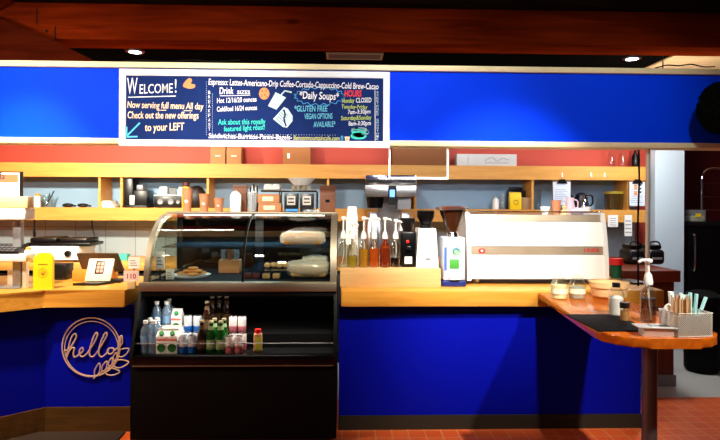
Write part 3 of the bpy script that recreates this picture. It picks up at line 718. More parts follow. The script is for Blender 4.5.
ll = T('lid_stack', 'pale tray of white lids on the black rack, at left', 'lids', (X(272, 4.12), 4.13, zt_case+zk+.012))
O('tray', B(bm_(), -.06, .06, -.04, .04, 0, .03, .01, 3), M_pwhite, ll)
O('lids', lathe(lathe(bm_(), [(0, .045), (.026, .045), (.034, .03), (0, .03)], (-.03, 0, 0)), [(0, .045), (.026, .045), (.034, .03), (0, .03)], (.03, 0, 0)), M_pwhite, ll)
bs = T('bowl_stack', 'white wide bowl resting on a row of patterned cups on the rack', 'bowl', (X(301, 4.12), 4.13, zt_case+zk+.012))
O('bowl', lathe(bm_(), [(0, .036), (.05, .036), (.098, .085), (.102, .09), (.096, .09), (.048, .04), (0, .04)], seg=32), M_pwhite, bs)
for i in range(4): O('cup', lathe(bm_(), [(0, 0), (.014, 0), (.018, .034), (0, .034)], (-.054+.036*i, -.01, 0), 14), mat('patterned_cup', (170, 160, 140), .5, var=.5, scale=120), bs)
TM('blue_knife', cyl(bm_(), (0, 0, .012), (.09, 0, .012), .010, .012), mat('blue_plastic', (30, 130, 210), .4), 'blue plastic handled tool lying on the case top', 'utensil', (X(285.5, 4.0), 4.0, zt_case))
TM('tongs', B(bm_(), 0, .12, -.012, .012, 0, .018, .005), M_plas, 'clear plastic tongs lying beside the blue handled tool', 'tongs', (X(303.5, 4.0), 4.0, zt_case))
bag(.11, .19, .07, M_kdark, 'coffee_bag', 'shiny brown coffee bag at the right end of the case top', (X(327.5, 4.08), 4.09, zt_case), extra=(.03, .02, .07, M_blackm))
# ------------------------------------------------------------------ left counter items
yc = T('yellow_card', 'yellow upright card with printed emblem near the counter bend', 'card', (X(44, 3.56), 3.56, ZC))
w = .118; h = .225
bm = bm_(); prism(bm, [(-w/2, 0), (w/2, 0), (w/2, h*.86), (w*.42, h*.93), (w*.36, h*.96), (w*.3, h), (-w*.24, h), (-w*.3, h*.95), (-w*.42, h*.92), (-w/2, h*.84)], 0, 'y', -.012, .012)
O('card', bm, M_yellow, yc)
bm = tube(bm_(), [(.028*math.cos(t), -.0125, .1+.028*math.sin(t)) for t in [2*PI*i/20 for i in range(20)]], .0013, 5, True)
for k in range(5):
    t = PI/2+(k-2)*.6; tube(bm, [(0, -.0125, .085), (.022*math.cos(t), -.0125, .098+.02*math.sin(t))], .002, 5)
O('emblem', bm, mat('olive_ink', (150, 110, 10), .7), yc)
O('lettering', B(bm_(), -.03, .03, -.0128, -.012, .15, .158), mat('olive_ink', (150, 110, 10), .7), yc)
nb = T('napkin_holder', 'white block napkin holder on a flat tray near the left edge', 'napkin holder', (X(19, 3.64), 3.64, ZC))
O('tray', B(bm_(), -.075, .09, -.06, .06, 0, .014, .004), M_cream, nb)
O('napkins', B(bm_(), -.055, .05, -.03, .03, .014, .115, .004), M_paper, nb)
# payment terminal
pt_ = T('card_reader_stand', 'white tilted payment stand with black base and screen icons', 'card reader', on(90, 286, ZC)+Vector((0, .07, 0)))
O('base', prism(bm_(), [(-.115, -.06), (.045, -.06), (.11, .05), (-.045, .05)], 0, 'z', 0, .016), M_black, pt_)
Mx = Matrix.Translation((.005, .03, .016)) @ Matrix.Rotation(-.45, 4, 'X')
bm = B(bm_(), -.085, .085, -.006, .006, 0, .16, .005); bm.transform(Mx); O('screen_panel', bm, mat('stand_cream', (232, 216, 188), .4), pt_)
bm = B(bm_(), -.028, .03, -.0075, -.006, .05, .14, .003); bm.transform(Mx); O('icon_panel', bm, M_black, pt_)
bm = bm_()
for r_ in range(3):
    for c_ in range(2): B(bm, -.02+.025*c_, -.001+.025*c_, -.0088, -.0075, .06+.026*r_, .08+.026*r_)
bm.transform(Mx); O('icons', bm, mat('icon_rose', (220, 150, 130), .5), pt_)
# tablet
tb = T('tablet', 'dark backed point of sale tablet seen from behind on an orange stand', 'tablet', (X(97, 3.92), 3.92, ZC))
Mx = Matrix.Translation((.01, .06, .06)) @ Matrix.Rotation(.32, 4, 'X')
bm = prism(bm_(), [(-.13, 0), (.155, 0), (.125, .135), (-.155, .135)], 0, 'y', -.008, .008); bm.transform(Mx); O('back_shell', bm, mat('bronze_shell', (84, 66, 48), .35, .5), tb)
bm = lathe(bm_(), [(0, 0), (.012, 0), (.012, .001), (0, .001)], (0, -.0082, .1), 14, Matrix.Rotation(PI/2, 4, 'X')); bm.transform(Mx); O('emblem', bm, M_black, tb)
O('stand', B(bm_(), -.16, .1, -.02, .12, 0, .075, .006), mat('orange_wood', (212, 132, 40), .5), tb)
O('cash_plate', B(bm_(), .1, .2, -.1, .0, 0, .02, .004), M_black, tb)
TM('receipt_box', B(B(bm_(), -.07, .07, -.06, .06, 0, .11, .006), -.05, .05, -.063, -.06, .02, .05), M_black, 'small black box behind the yellow card on the counter', 'box', (X(60, 4.02), 4.02, ZC))
card(134, 257, 268.5, 11, 3.62, ZC, 'upper white card on the counter beside the pastry case', 'counter_card')
o = T('notice_card', 'pinkish card with red print in front of the pastry case side', 'card', (X(131.8, 3.56), 3.56, ZC))
c = at(131, 276, 3.56)
O('card', B(bm_(), -.05, .045, 0, .002, c.z-ZC-.035, c.z-ZC+.034), mat('pink_paper', (250, 222, 214), .7), o)
O('lettering', text_bm('110', 127, 136, 278.6, 278.6, 3.559, 5, .02), mat('red_ink', (200, 70, 70), .7), o, world=True)
O('wood_block', B(bm_(), -.025, .025, -.012, .012, 0, c.z-ZC-.03, .002), M_bamboo, o)
# display rack far left
rkx = X(14, 3.5)
rk = T('counter_stand', 'white two tray metal stand at the left edge of the counter', 'stand', (rkx, 3.55, ZC))
zr_a, zr_b = Z(208, 3.5, 20)-ZC, Z(220, 3.5, 20)-ZC
zl_a, zl_b = Z(254, 3.5, 20)-ZC, Z(262, 3.5, 20)-ZC
xr_ = X(36.5, 3.62)-rkx
O('upper_tray', B(bm_(), -.45, xr_-.005, -.05, .07, zr_b, zr_a, .012), M_pwhite, rk)
O('lower_tray', B(bm_(), -.45, xr_, -.05, .07, zl_b, zl_a, .01), M_pwhite, rk)
O('back_post', B(bm_(), -.05, 0, .02, .06, 0, zr_b, .004), M_grey, rk)
O('leg', B(bm_(), .005, .03, .03, .06, 0, zl_b, .003), M_pwhite, rk)
O('foot', B(bm_(), -.16, .0, .0, .12, 0, .012, .002), M_grey, rk)
bx = T('brochure_box', 'long pale wood box lying on the upper white tray', 'box', (X(8, 3.5), 3.53, ZC+zr_a))
O('box', B(bm_(), -.2, X(33.5, 3.57)-X(8, 3.5), -.03, .04, 0, .07, .003), M_bamboo, bx)
sg = T('menu_sign', 'white menu sign with orange header in a black frame, top left', 'sign', (X(8, 3.5), 3.62, ZC+zr_a))
zsg = Z(171.5, 3.62, 10)-(ZC+zr_a); xsg = X(20, 3.62)-X(8, 3.5)
O('backing', B(bm_(), -.3, xsg+.012, 0, .012, 0, zsg), M_black, sg)
O('sheet', B(bm_(), -.3, xsg-.004, -.002, 0, 0.01, zsg-.008), M_paper, sg)
O('header', B(bm_(), -.3, xsg-.012, -.003, -.002, zsg-.07, zsg-.018), mat('salmon_print', (214, 104, 66), .7), sg)
O('lettering', text_bm('ds', -3, 5, 179, 179, 3.6165, 7, .03), mat('ink', (70, 60, 60), .8), sg, world=True)
kp = T('keypad_phone', 'black tilted keypad device on the lower white tray', 'keypad', (X(4, 3.56), 3.56, ZC+zl_a))
O('body', prism(bm_(), [(-.055, 0), (.055, 0), (.055, .055), (-.055, .012)], 0, 'x', -.1, X(24, 3.56)-X(4, 3.56)), M_black, kp)
bm = bm_()
for i in range(6):
    for j in range(4): B(bm, -.085+.03*i, -.063+.03*i, -.045+.024*j, -.028+.024*j, .018+.0094*j, .0235+.0094*j)
O('keys', bm, M_grey, kp)
TM('wire_clip', B(B(bm_(), -.008, .008, -.006, .006, -.06, .0, .003), -.004, .004, -.004, .004, 0, .05), M_black, 'small black clip hanging at the right end of the upper white tray', 'clip', (X(34.6, 3.59), 3.59, ZC+zr_b-.05))
# small bulb ornaments
for px, py, lb in ((24.5, 246, 'small orange topped ornament at the end of the lower white tray'),):
    Y = 3.585; o = T('ornament', lb, 'ornament', (X(px+4, Y), Y, ZC+zl_a))
    O('base', lathe(bm_(), [(0, 0), (.026, 0), (.02, .02), (0, .02)]), M_pwhite, o); O('top', ball(bm_(), (0, 0, .026), .016, (1, 1, .8)), mat('orange_glaze', (240, 150, 60), .4), o)
# ------------------------------------------------------------------ back counter left: warmer
wm = T('warming_press', 'white flat warmer with black knob on the back counter at left', 'appliance', (X(53, 5.2), 5.25, ZC))
wz = Z(247, 5.12)-ZC; wx0, wx1 = X(30, 5.12)-X(53, 5.2), X(79, 5.12)-X(53, 5.2)
O('body', B(bm_(), wx0, wx1, -.14, .2, .02, wz, .008), M_pwhite, wm)
O('feet', B(B(bm_(), wx0+.02, wx0+.06, -.1, .1, 0, .02), wx1-.06, wx1-.02, -.1, .1, 0, .02), M_black, wm)
O('knob', lathe(bm_(), [(0, 0), (.03, 0), (.026, .025), (0, .025)], (X(69, 5.12)-X(53, 5.2), -.14, wz*.55), 18, Matrix.Rotation(PI/2, 4, 'X')), M_black, wm)
bl = T('black_tray', 'stacked black flat trays lying on top of the white warmer', 'trays', (X(62, 5.2), 5.25, ZC+wz))
O('lower_tray', B(bm_(), X(31, 5.2)-X(62, 5.2), X(94, 5.2)-X(62, 5.2), -.13, .16, 0, .03, .006), M_black, bl)
O('upper_tray', B(B(bm_(), X(34, 5.2)-X(62, 5.2), X(60, 5.2)-X(62, 5.2), -.12, .14, .03, .075, .012), X(63, 5.2)-X(62, 5.2), X(90, 5.2)-X(62, 5.2), -.12, .14, .03, .07, .012), M_black, bl)
TM('teal_box', B(bm_(), -.1, .1, -.04, .04, 0, .06, .004), M_teal, 'flat teal box leaning below the white warmer', 'box', (X(68, 5.05)+.02, 4.5, ZC-.6) if False else (X(118, 5.3), 5.3, ZC))
cbp = at(91, 222, 5.6)
TM('power_cord', tube(bm_(), smooth_path([(0, 0, 0), (.005, 0, -.08), (.03, 0, -.18), (.05, -.05, -.27)], 6), .006), M_black, 'black cord hanging under the lower wall shelf at left', 'cord', (cbp.x, 5.62, zl0))
# ------------------------------------------------------------------ lower shelf items
zs = zl1
Yi = 5.58
def sx(px): return X(px, Yi)
gi = T('glass_pitcher', 'clear glass pitcher with utensils at the left of the lower shelf', 'pitcher', (sx(46), Yi, zs))
O('jug', lathe(bm_(), [(0, 0), (.05, 0), (.058, .09), (.064, .12), (.061, .12), (.054, .09), (.046, .004), (0, .004)]), M_jar, gi)
O('utensils', tube(tube(bm_(), [(0, 0, .01), (.075, 0, .16)], .006, 6), [(0, .01, .01), (.03, .01, .14)], .005, 6), M_black, gi)
o = T('ornament', 'white jar with orange lid at the left of the lower shelf', 'jar', (sx(37.5), Yi, zs)); O('jar', lathe(bm_(), [(0, 0), (.03, 0), (.032, .11), (0, .11)]), M_paper, o); O('lid', ball(bm_(), (0, 0, .118), .026, (1, 1, .7)), mat('orange_glaze', (240, 150, 60), .4), o)
for px, lb in ((68, 'black rounded scoop lying on the lower shelf, the left one'), (83, 'black rounded scoop lying on the lower shelf, the right one')):
    o = T('scoop', lb, 'scoop', (sx(px), Yi, zs), 0, 'black scoops on the lower shelf')
    O('bowl', ball(bm_(), (0, 0, .02), .05, (1.1, .8, .42)), M_black, o); O('handle', tube(bm_(), [(.04, -.02, .018), (.1, -.06, .014)], .009, 8), M_black, o)
for k in range(4):
    TM('paper_stack', B(bm_(), -.075+.005*k, .07-.01*k, -.08, .08, 0, .016, .002), M_paper if k % 2 else mat('pale_green_paper', (206, 230, 220), .7), ['pale folded cloth at the bottom of the pile between the dividers', 'pale folded cloth second from the bottom between the dividers', 'pale folded cloth third from the bottom between the dividers', 'pale folded cloth topmost of the pile between the dividers'][k], 'cloth', (sx(110), Yi, zs+.0165*k), 0, 'folded cloths')
cm = T('coffee_maker', 'tall black coffee machine on the lower shelf beside the divider', 'coffee machine', (sx(139), Yi, zs))
O('tower', B(bm_(), -.115, -.03, -.09, .09, 0, .29, .01), M_black, cm)
O('body', B(bm_(), -.03, .11, -.09, .09, 0, .17, .012), M_black, cm)
O('hopper', B(bm_(), -.01, .055, -.05, .06, .17, .225, .01), M_grey, cm)
O('screen', B(bm_(), -.055, -.01, -.102, -.09, .03, .12, .004), M_pwhite, cm)
O('drip_tray', B(bm_(), -.12, .12, -.12, -.09, 0, .02, .004), M_black, cm)
st = T('stereo', 'black stereo box with grey speaker dials on the lower shelf', 'stereo', (sx(170), Yi, zs))
O('case', B(bm_(), -.13, .14, -.08, .1, 0, .115, .006), M_black, st)
O('lid', B(bm_(), -.135, .145, -.085, .1, .115, .127, .003), mat('pale_lid', (200, 214, 216), .4), st)
for x in (-.07, .03, .1): O('speaker', lathe(bm_(), [(0, 0), (.03 if x < .09 else .02, 0), (.024 if x < .09 else .016, .008), (0, .004)], (x, -.08, .058), 18, Matrix.Rotation(PI/2, 4, 'X')), M_grey, st)
for px, w_, lb in ((162.5, .09, 'white folded paper on top of the stereo, the left one'), (181, .075, 'white folded paper on top of the stereo, the right one')):
    Y = 5.6; bm = prism(bm_(), [(-w_/2, 0), (w_/2, 0), (w_/2, .08), (-w_/2+.02, .08)], 0, 'y', -.012, .012)
    TM('folded_paper', bm, M_paper, lb, 'paper', (X(px, Y), Y, zs+.127))
o = T('photo_card', 'small grey photo card between the papers on the stereo', 'card', (X(172, 5.62), 5.62, zs+.127)); O('card', B(bm_(), -.045, .04, 0, .01, 0, .07), mat('photo_grey', (110, 112, 118), .6, var=.5, scale=30), o)
o = T('round_canister', 'large dark brown rounded canister behind the kraft cups', 'canister', (sx(197), Yi, zs)); O('body', ball(bm_(), (0, 0, .09), .088, (1.05, 1, 1.5)), mat('very_dark_brown', (26, 14, 10), .5), o)
for v in o.children[0].data.vertices: v.co.z = max(v.co.z, 0)
o = T('honey_jar', 'yellow jar with dark red lid behind the tall kraft cup', 'jar', (X(186, 5.50), 5.50, zs)); O('jar', lathe(bm_(), [(0, 0), (.04, 0), (.042, .19), (.03, .208), (0, .208)]), mat('honey', (230, 170, 40), .4), o); O('lid', lathe(bm_(), [(0, .208), (.034, .208), (.034, .25), (0, .25)]), mat('maroon_lid', (70, 14, 16), .4), o)
# bags/boxes on the upper shelf
zus = zu1
for px, lb in ((218.5, 'kraft coffee bag on the upper shelf under the menu board, the left one'), (234.5, 'kraft coffee bag on the upper shelf under the menu board, the right one')):
    bag(.145, .2, .1, M_kraft, 'coffee_bag', lb, (sx(px), Yi, zus), group='coffee bags on the upper shelf', extra=(.05, .008, .08, M_paper))
o = T('cardboard_box', 'brown cardboard box on the upper shelf below the menu board', 'box', (sx(297), Yi, zus)); O('box', B(bm_(), -.135, .135, -.1, .1, 0, .2, .004), M_cardb, o); O('label', B(bm_(), -.09, -.065, -.1012, -.1, .06, .11), M_paper, o)
o = T('cardboard_box', 'wide dark brown cardboard box seen through the hanging clear pane', 'box', (sx(419), Yi, zus)); O('box', B(bm_(), -.28, .28, -.1, .1, 0, .24, .004), mat('dark_cardboard', (142, 80, 34), .7), o); O('tape', B(bm_(), -.2, .2, -.1012, -.1, .19, .205), mat('tape', (190, 130, 70), .4), o)
fr = T('acrylic_sign_holder', 'clear acrylic pane with white edges hanging below the blue fascia', 'frame', (X(418.5, 3.62), 3.62, zbot))
f0, f1 = at(389.5, 150, 3.62), at(447.5, 178.5, 3.62); fx0, fx1, fz0 = f0.x-fr.location.x, f1.x-fr.location.x, f1.z-zbot
O('pane', B(bm_(), fx0, fx1, -.002, .002, fz0, 0), M_clear, fr)
O('edge_frame', B(B(B(bm_(), fx0-.006, fx0+.006, -.008, .008, fz0, 0), fx1-.006, fx1+.006, -.008, .008, fz0, 0), fx0-.006, fx1+.006, -.008, .008, fz0-.006, fz0+.008), M_bframe, fr)
cv = T('canvas_print', 'white box with faint grey drawing on the right upper shelf', 'box', (sx(485), Yi, zus))
O('panel', B(bm_(), -.3, .3, -.06, .06, 0, .12, .004), mat('pale_grey_box', (206, 206, 204), .6), cv)
bm = bm_()
O('panel_seam', B(bm_(), -.19, -.186, -.0608, -.06, .01, .11), M_grey, cv)
tube(bm, smooth_path([(-.02, -.0605, .05), (.05, -.0605, .09), (.1, -.0605, .05), (.16, -.0605, .08), (.22, -.0605, .06)], 5), .003, 5)
B(bm, -.02, .22, -.0608, -.06, .03, .036)
O('drawing', bm, M_grey, cv)
for px, h_, lb, mt in ((611, .21, 'tall clear glass bottle on the upper shelf, left of the pair', M_clear), (622, .21, 'tall clear glass bottle on the upper shelf, right of the pair', M_clear), (635, .19, 'dark bottle at the right end of the upper shelf', M_blackg)):
    o = T('glass_bottle', lb, 'bottle', (sx(px), Yi, zus)); k = h_
    O('bottle', lathe(bm_(), [(0, 0), (.034, 0), (.036, k*.1), (.036, k*.6), (.014, k*.78), (.013, k), (0, k)]), M_jar if mt is M_clear else mt, o)
    O('stopper', lathe(bm_(), [(0, k), (.016, k), (.016, k+.025), (0, k+.025)]), M_pwhite if mt is M_clear else M_black, o)
for px, lb in ((562, 'white adhesive hook on the upper shelf edge above the left clipboard'), (591, 'white adhesive hook on the upper shelf edge, left of the right pair'), (604.5, 'white adhesive hook on the upper shelf edge, right of the right pair')):
    c = at(px, 175, YS)
    TM('wall_hook', B(B(bm_(), -.007, .007, -.005, 0, -.022, .022, .002), -.005, .005, -.016, -.005, -.022, -.012), M_pwhite, lb, 'hook', (c.x, YS, c.z), 0, 'hooks on the upper shelf edge')
# right lower shelf
o = T('spray_bottle', 'small white bottle on the lower shelf, left of the yellow bag', 'bottle', (sx(495.5), Yi, zs)); O('bottle', lathe(bm_(), [(0, 0), (.034, 0), (.034, .09), (.016, .115), (0, .115)]), M_pwhite, o); O('cap', lathe(bm_(), [(0, .115), (.014, .115), (.014, .14), (0, .14)]), M_steel, o)
TM('glass_tumbler', lathe(bm_(), [(0, 0), (.024, 0), (.026, .12), (.01, .16), (0, .16)]), M_plas, 'clear bottle between the white bottle and the yellow bag', 'bottle', (sx(502.5), Yi, zs))
yb = bag(.115, .165, .06, M_yellow, 'coffee_bag', 'bright yellow coffee bag on the lower shelf behind the espresso machine', (sx(513), 5.52, zs))
O('emblem', tube(bm_(), [(.022*math.cos(t), -.031, .07+.022*math.sin(t)) for t in [2*PI*i/16 for i in range(16)]], .003, 5, True), mat('olive_ink', (150, 110, 10), .7), yb)
o = T('black_grinder', 'black appliance behind the yellow coffee bag', 'appliance', (sx(518), 5.65, zs)); O('body', B(bm_(), -.09, .09, -.04, .05, 0, .19, .012), M_black, o); O('lid', B(bm_(), -.07, .06, -.03, .04, .19, .225, .01), M_black, o)
TM('wooden_block', B(bm_(), -.05, .05, -.04, .04, 0, .12, .006), M_cookie if False else mat('tan_block', (160, 124, 84), .6), 'tan block beside the yellow bag and the divider', 'box', (sx(524), 5.53, zs))
o = T('glass_carafe', 'clear slim glass carafe with blue base right of the divider', 'carafe', (sx(538.5), Yi, zs)); O('body', lathe(bm_(), [(0, 0), (.034, 0), (.02, .06), (.026, .2), (.023, .2), (.017, .06), (0, .01)]), M_jar, o); O('base', lathe(bm_(), [(0, 0), (.037, 0), (.037, .03), (0, .03)]), mat('blue_grey', (70, 110, 150), .4), o)
def clipboard(px0, px1, py0, py1, Y, lb, pics=False):
    a_, b_ = at(px0, py0, Y), at(px1, py1, Y); w_, h_ = b_.x-a_.x, a_.z-b_.z
    o = T('clipboard', lb, 'clipboard', ((a_.x+b_.x)/2, Y, b_.z))
    O('board', B(bm_(), -w_/2, w_/2, .002, .008, 0, h_, .002), mat('clip_board', (120, 84, 50), .5), o)
    O('paper', B(bm_(), -w_/2+.006, w_/2-.006, 0, .002, .006, h_-.015), mat('blueish_paper', (214, 226, 240), .7), o)
    O('clip', prism(bm_(), [(-.055, h_-.03), (.055, h_-.03), (.025, h_+.012), (-.025, h_+.012)], 0, 'y', -.01, .0), M_blackm, o)
    bm = bm_()
    for k in range(8): B(bm, -w_*.38, w_*.3-.02*(k % 3), -.0006, 0, h_*.15+k*h_*.07, h_*.15+k*h_*.07+.005)
    O('printed_lines', bm, mat('ink_grey', (150, 160, 175), .8), o)
    if pics:
        bm = bm_()
        for k in range(2): B(bm, -w_*.2, w_*.0, -.0014, -.0006, h_*(.42+.24*k), h_*(.6+.24*k))
        O('photos', bm, mat('orange_print', (220, 150, 90), .6), o)
        bm = bm_()
        for k in range(3): B(bm, w_*.1, w_*.24, -.0014, -.0006, h_*(.52+.14*k), h_*(.58+.14*k))
        O('dark_prints', bm, M_black, o)
clipboard(552.5, 571, 180.5, 206, YS-.0085, 'clipboard with white sheet hanging above the espresso machine')
clipboard(629, 645.5, 180.5, 206.5, YS-.0085, 'clipboard with orange pictures at the right end of the shelves', True)
o = T('kettle', 'dark electric kettle on the lower shelf behind the clipboard', 'kettle', (sx(581), Yi, zs)); O('body', lathe(bm_(), [(0, 0), (.07, 0), (.075, .05), (.055, .15), (.03, .17), (0, .175)]), mat('dark_blue_kettle', (20, 26, 40), .3), o); O('handle', tube(bm_(), smooth_path([(.055, 0, .15), (.11, 0, .14), (.115, 0, .06), (.07, 0, .03)], 6), .01), M_black, o); O('spout', cyl(bm_(), (-.06, 0, .1), (-.11, 0, .15), .018, .01), M_black, o)
TM('salt_shaker', lathe(bm_(), [(0, 0), (.03, 0), (.03, .09), (.02, .105), (.024, .13), (0, .135)]), M_chrome, 'small silver shaker standing in front of the dark kettle', 'shaker', (X(585, 5.47), 5.495, zs))
o = T('storage_canister', 'brown glass canister with dull yellow lid on the lower shelf', 'canister', (sx(613.5), Yi, zs)); O('jar', lathe(bm_(), [(0, 0), (.085, 0), (.09, .16), (0, .16)], seg=28), glass('amber_jar', (120, 96, 40), .1, .05, .5, (90, 66, 26)), o); O('lid', lathe(bm_(), [(0, .16), (.096, .16), (.096, .185), (0, .19)], seg=28), mat('dull_yellow', (150, 130, 30), .5), o)
# papers below the lower shelf at right
for px0, px1, py0, py1, lb in ((608, 618, 215, 227, 'small white note hung below the lower shelf, left one'), (624.5, 632, 215, 236, 'narrow white receipt hung below the lower shelf at right')):
    a_, b_ = at(px0, py0, YS-.004), at(px1, py1, YS-.004); bm = B(bm_(), a_.x-(a_.x+b_.x)/2, b_.x-(a_.x+b_.x)/2, 0, .0015, 0, a_.z-b_.z)
    o = T('hanging_note', lb, 'paper note', ((a_.x+b_.x)/2, YS-.0045, b_.z)); O('sheet', bm, M_paper, o)
    bm = bm_(); hh = a_.z-b_.z
    for k in range(4): B(bm, -.03, .03, -.0006, 0, hh*(.15+.18*k), hh*(.2+.18*k))
    O('printed_lines', bm, mat('ink_grey', (150, 160, 175), .8), o)
# ------------------------------------------------------------------ brewer
Yb_ = 5.2
xbr = X(389.5, Yb_); br = T('coffee_brewer', 'tall stainless twin coffee brewer with blue display on the back counter', 'coffee brewer', (xbr, 5.265, ZC))
zz = lambda py: Z(py, Yb_, 390)-ZC
hw0, hw1 = X(365, Yb_)-xbr, X(414.5, Yb_)-xbr
O('top_housing', B(bm_(), hw0, hw1, -.17, .18, zz(197), zz(185.5), .006), M_steel, br)
O('upper_housing', B(bm_(), hw0, hw1, -.16, .18, zz(185.5), zz(175.5), .006), M_chrome, br)
O('back_column', B(bm_(), X(379, Yb_)-xbr, X(402, Yb_)-xbr, .02, .18, .0, zz(197)), M_steel, br)
O('base', B(bm_(), hw0, hw1, -.16, .18, 0, .05, .005), M_steel, br)
O('display', B(bm_(), X(387, Yb_)-xbr, X(395, Yb_)-xbr, -.185, -.17, zz(205), zz(186)), M_black, br)
O('screen', B(bm_(), X(388.6, Yb_)-xbr, X(393.4, Yb_)-xbr, -.187, -.185, zz(197), zz(190)), M_lcd, br)
O('brew_basket', lathe(bm_(), [(0, 0), (.07, 0), (.085, .1), (0, .1)], (X(375, Yb_)-xbr, -.05, zz(208)), 24), M_blackg, br)
O('brew_basket', B(bm_(), X(397, Yb_)-xbr, X(410, Yb_)-xbr, -.12, .02, zz(209), zz(197)), M_grey, br)
for px in (373, 405):
    x = X(px, Yb_)-xbr
    sv = O('thermal_server', lathe(bm_(), [(0, .05), (.085, .05), (.088, .07), (.088, zz(224)), (.05, zz(216)), (.05, zz(212)), (0, zz(212))], (x, -.05, 0), 24), M_steel, br)
    O('tap', cyl(bm_(), (x, -.14, .12), (x, -.18, .12), .012), M_black, sv)
# ------------------------------------------------------------------ ledge + syrups + grinders
lx0, lx1 = X(337, 3.63, 275)+.02, X(441, 3.63, 275)
zlg = Z(268.6, 3.63)
lg = T('counter_riser', 'pale wood riser box on the counter under syrups and grinders', 'riser', ((lx0+lx1)/2, 3.8, ZC))
hl = zlg-ZC
O('front_board', B(bm_(), lx0-lg.location.x, lx1-lg.location.x, -.17, -.155, 0, hl, .002), M_rwood, lg)
O('top_board', B(bm_(), lx0-lg.location.x, lx1-lg.location.x, -.155, .2, hl-.018, hl, .002), M_rwood, lg)
O('end_board', B(bm_(), lx0-lg.location.x, lx0-lg.location.x+.018, -.155, .2, 0, hl-.018), M_rwood, lg)
O('end_board', B(bm_(), lx1-lg.location.x-.018, lx1-lg.location.x, -.155, .2, 0, hl-.018), M_rwood, lg)
YSy = 3.72
def syrup(px, col, top, lb, fill=.09, full=False, amber=False):
    o = T('syrup_bottle', lb, 'syrup bottle', (X(px, YSy, 250), YSy, zlg), 0, 'pump syrup bottles on the riser')
    gl = glass('bottle_'+str(px), (236, 232, 220), .1) if not amber else glass('amber_'+str(px), (190, 90, 40), .1, .05, .3, (160, 60, 20))
    O('bottle', lathe(bm_(), [(0, 0), (.033, 0), (.035, .008), (.035, .115), (.03, .14), (.014, .17), (.013, .19), (0, .19)], seg=20), gl, o)
    O('syrup', lathe(bm_(), [(0, .004), (.0325, .004), (.0325, fill), (0, fill)], seg=20), glass('syrup_'+str(px), col, .05, .05, .75, col), o)
    O('collar', lathe(bm_(), [(0, .188), (.018, .188), (.02, .2), (.014, .225), (.008, .24), (0, .24)], seg=16), M_pwhite, o)
    hh = top
    O('pump_stem', cyl(bm_(), (0, 0, .235), (0, 0, hh-.018), .0055, seg=10), M_pwhite, o)
    bm = lathe(bm_(), [(0, hh-.022), (.012, hh-.022), (.016, hh-.008), (.012, hh), (0, hh)], seg=14); tube(bm, [(0, 0, hh-.012), (.03, -.02, hh-.014), (.038, -.025, hh-.022)], .0055, 8)
    O('nozzle', bm, M_pwhite, o)
    O('dip_tube', tube(bm_(), smooth_path([(0, 0, .19), (.004, 0, .1), (-.012, 0, .01)], 5), .003, 6), M_pwhite, o)
hS = lambda py: Z(py, YSy)-zlg
syrup(343.3, (232, 226, 206), hS(216.5), 'nearly empty clear syrup bottle, leftmost beside the case', .02)
syrup(352.5, (196, 176, 60), hS(222), 'syrup bottle with pale yellow syrup in front of the cup stack', .075)
syrup(363.7, (216, 160, 50), hS(216.5), 'syrup bottle with golden syrup right of the cup stack', .12)
syrup(374.2, (224, 100, 20), hS(216.5), 'syrup bottle full of bright orange syrup', .125)
syrup(385, (140, 56, 16), hS(217), 'syrup bottle of dark amber glass', .14, amber=True)
syrup(395.6, (30, 16, 12), hS(219), 'syrup bottle with nearly black syrup beside the small grinder', .062)
sc_ = T('cup_stack', 'stack of white paper cups behind the syrup bottles', 'cups', (X(352, 3.84), 3.84, zlg))
bm = bm_()
hst = Z(206.5, 3.84)-zlg
n = 14
for i in range(n):
    z0 = (hst-.1)*i/(n-1)
    lathe(bm, [(.03, z0), (.041, z0+.094), (.043, z0+.095), (.043, z0+.1), (.039, z0+.1), (.028, z0+.004)], seg=20)
# stacked upside-down: flip
for v in bm.verts: v.co.z = hst-v.co.z
O('cups', bm, M_paper, sc_)
# small black grinder
Yg = 3.78
o = T('coffee_grinder', 'small black coffee grinder with dark funnel hopper on the riser', 'coffee grinder', (X(407.3, Yg), Yg, zlg)); hb = Z(231, Yg)-zlg
O('body', B(bm_(), -.052, .052, -.07, .08, 0, hb, .012), M_blackg, o)
O('hopper', lathe(bm_(), [(0, hb), (.03, hb), (.05, hb+.06), (.052, hb+.085), (.048, hb+.09), (0, hb+.092)]), M_black, o)
O('plate', B(bm_(), -.025, .025, -.073, -.07, hb*.1, hb*.3, .002), M_paper, o); O('emblem', ball(bm_(), (-.005, -.07, hb*.72), .012, (1, .3, 1)), M_red2, o)
O('spout', B(bm_(), -.015, .015, -.1, -.07, hb*.5, hb*.6, .004), M_black, o)
# white grinder
o = T('coffee_grinder', 'white coffee grinder with black hopper on the riser', 'coffee grinder', (X(426, Yg), Yg+.02, zlg)); hb = Z(228, Yg)-zlg
O('body', prism(bm_(), [(-.075, 0), (.075, 0), (.058, hb), (-.058, hb)], 0, 'y', -.08, .09), M_ivory, o)
bm_b = o.children[0]
O('neck', lathe(bm_(), [(0, hb), (.04, hb), (.04, hb+.02), (0, hb+.02)]), M_black, o)
O('hopper', lathe(bm_(), [(0, hb+.02), (.03, hb+.02), (.058, hb+.075), (.06, hb+.115), (.055, hb+.12), (0, hb+.122)]), M_blackg, o)
O('badge', B(bm_(), -.012, .02, -.083, -.08, hb*.18, hb*.24), M_grey, o)
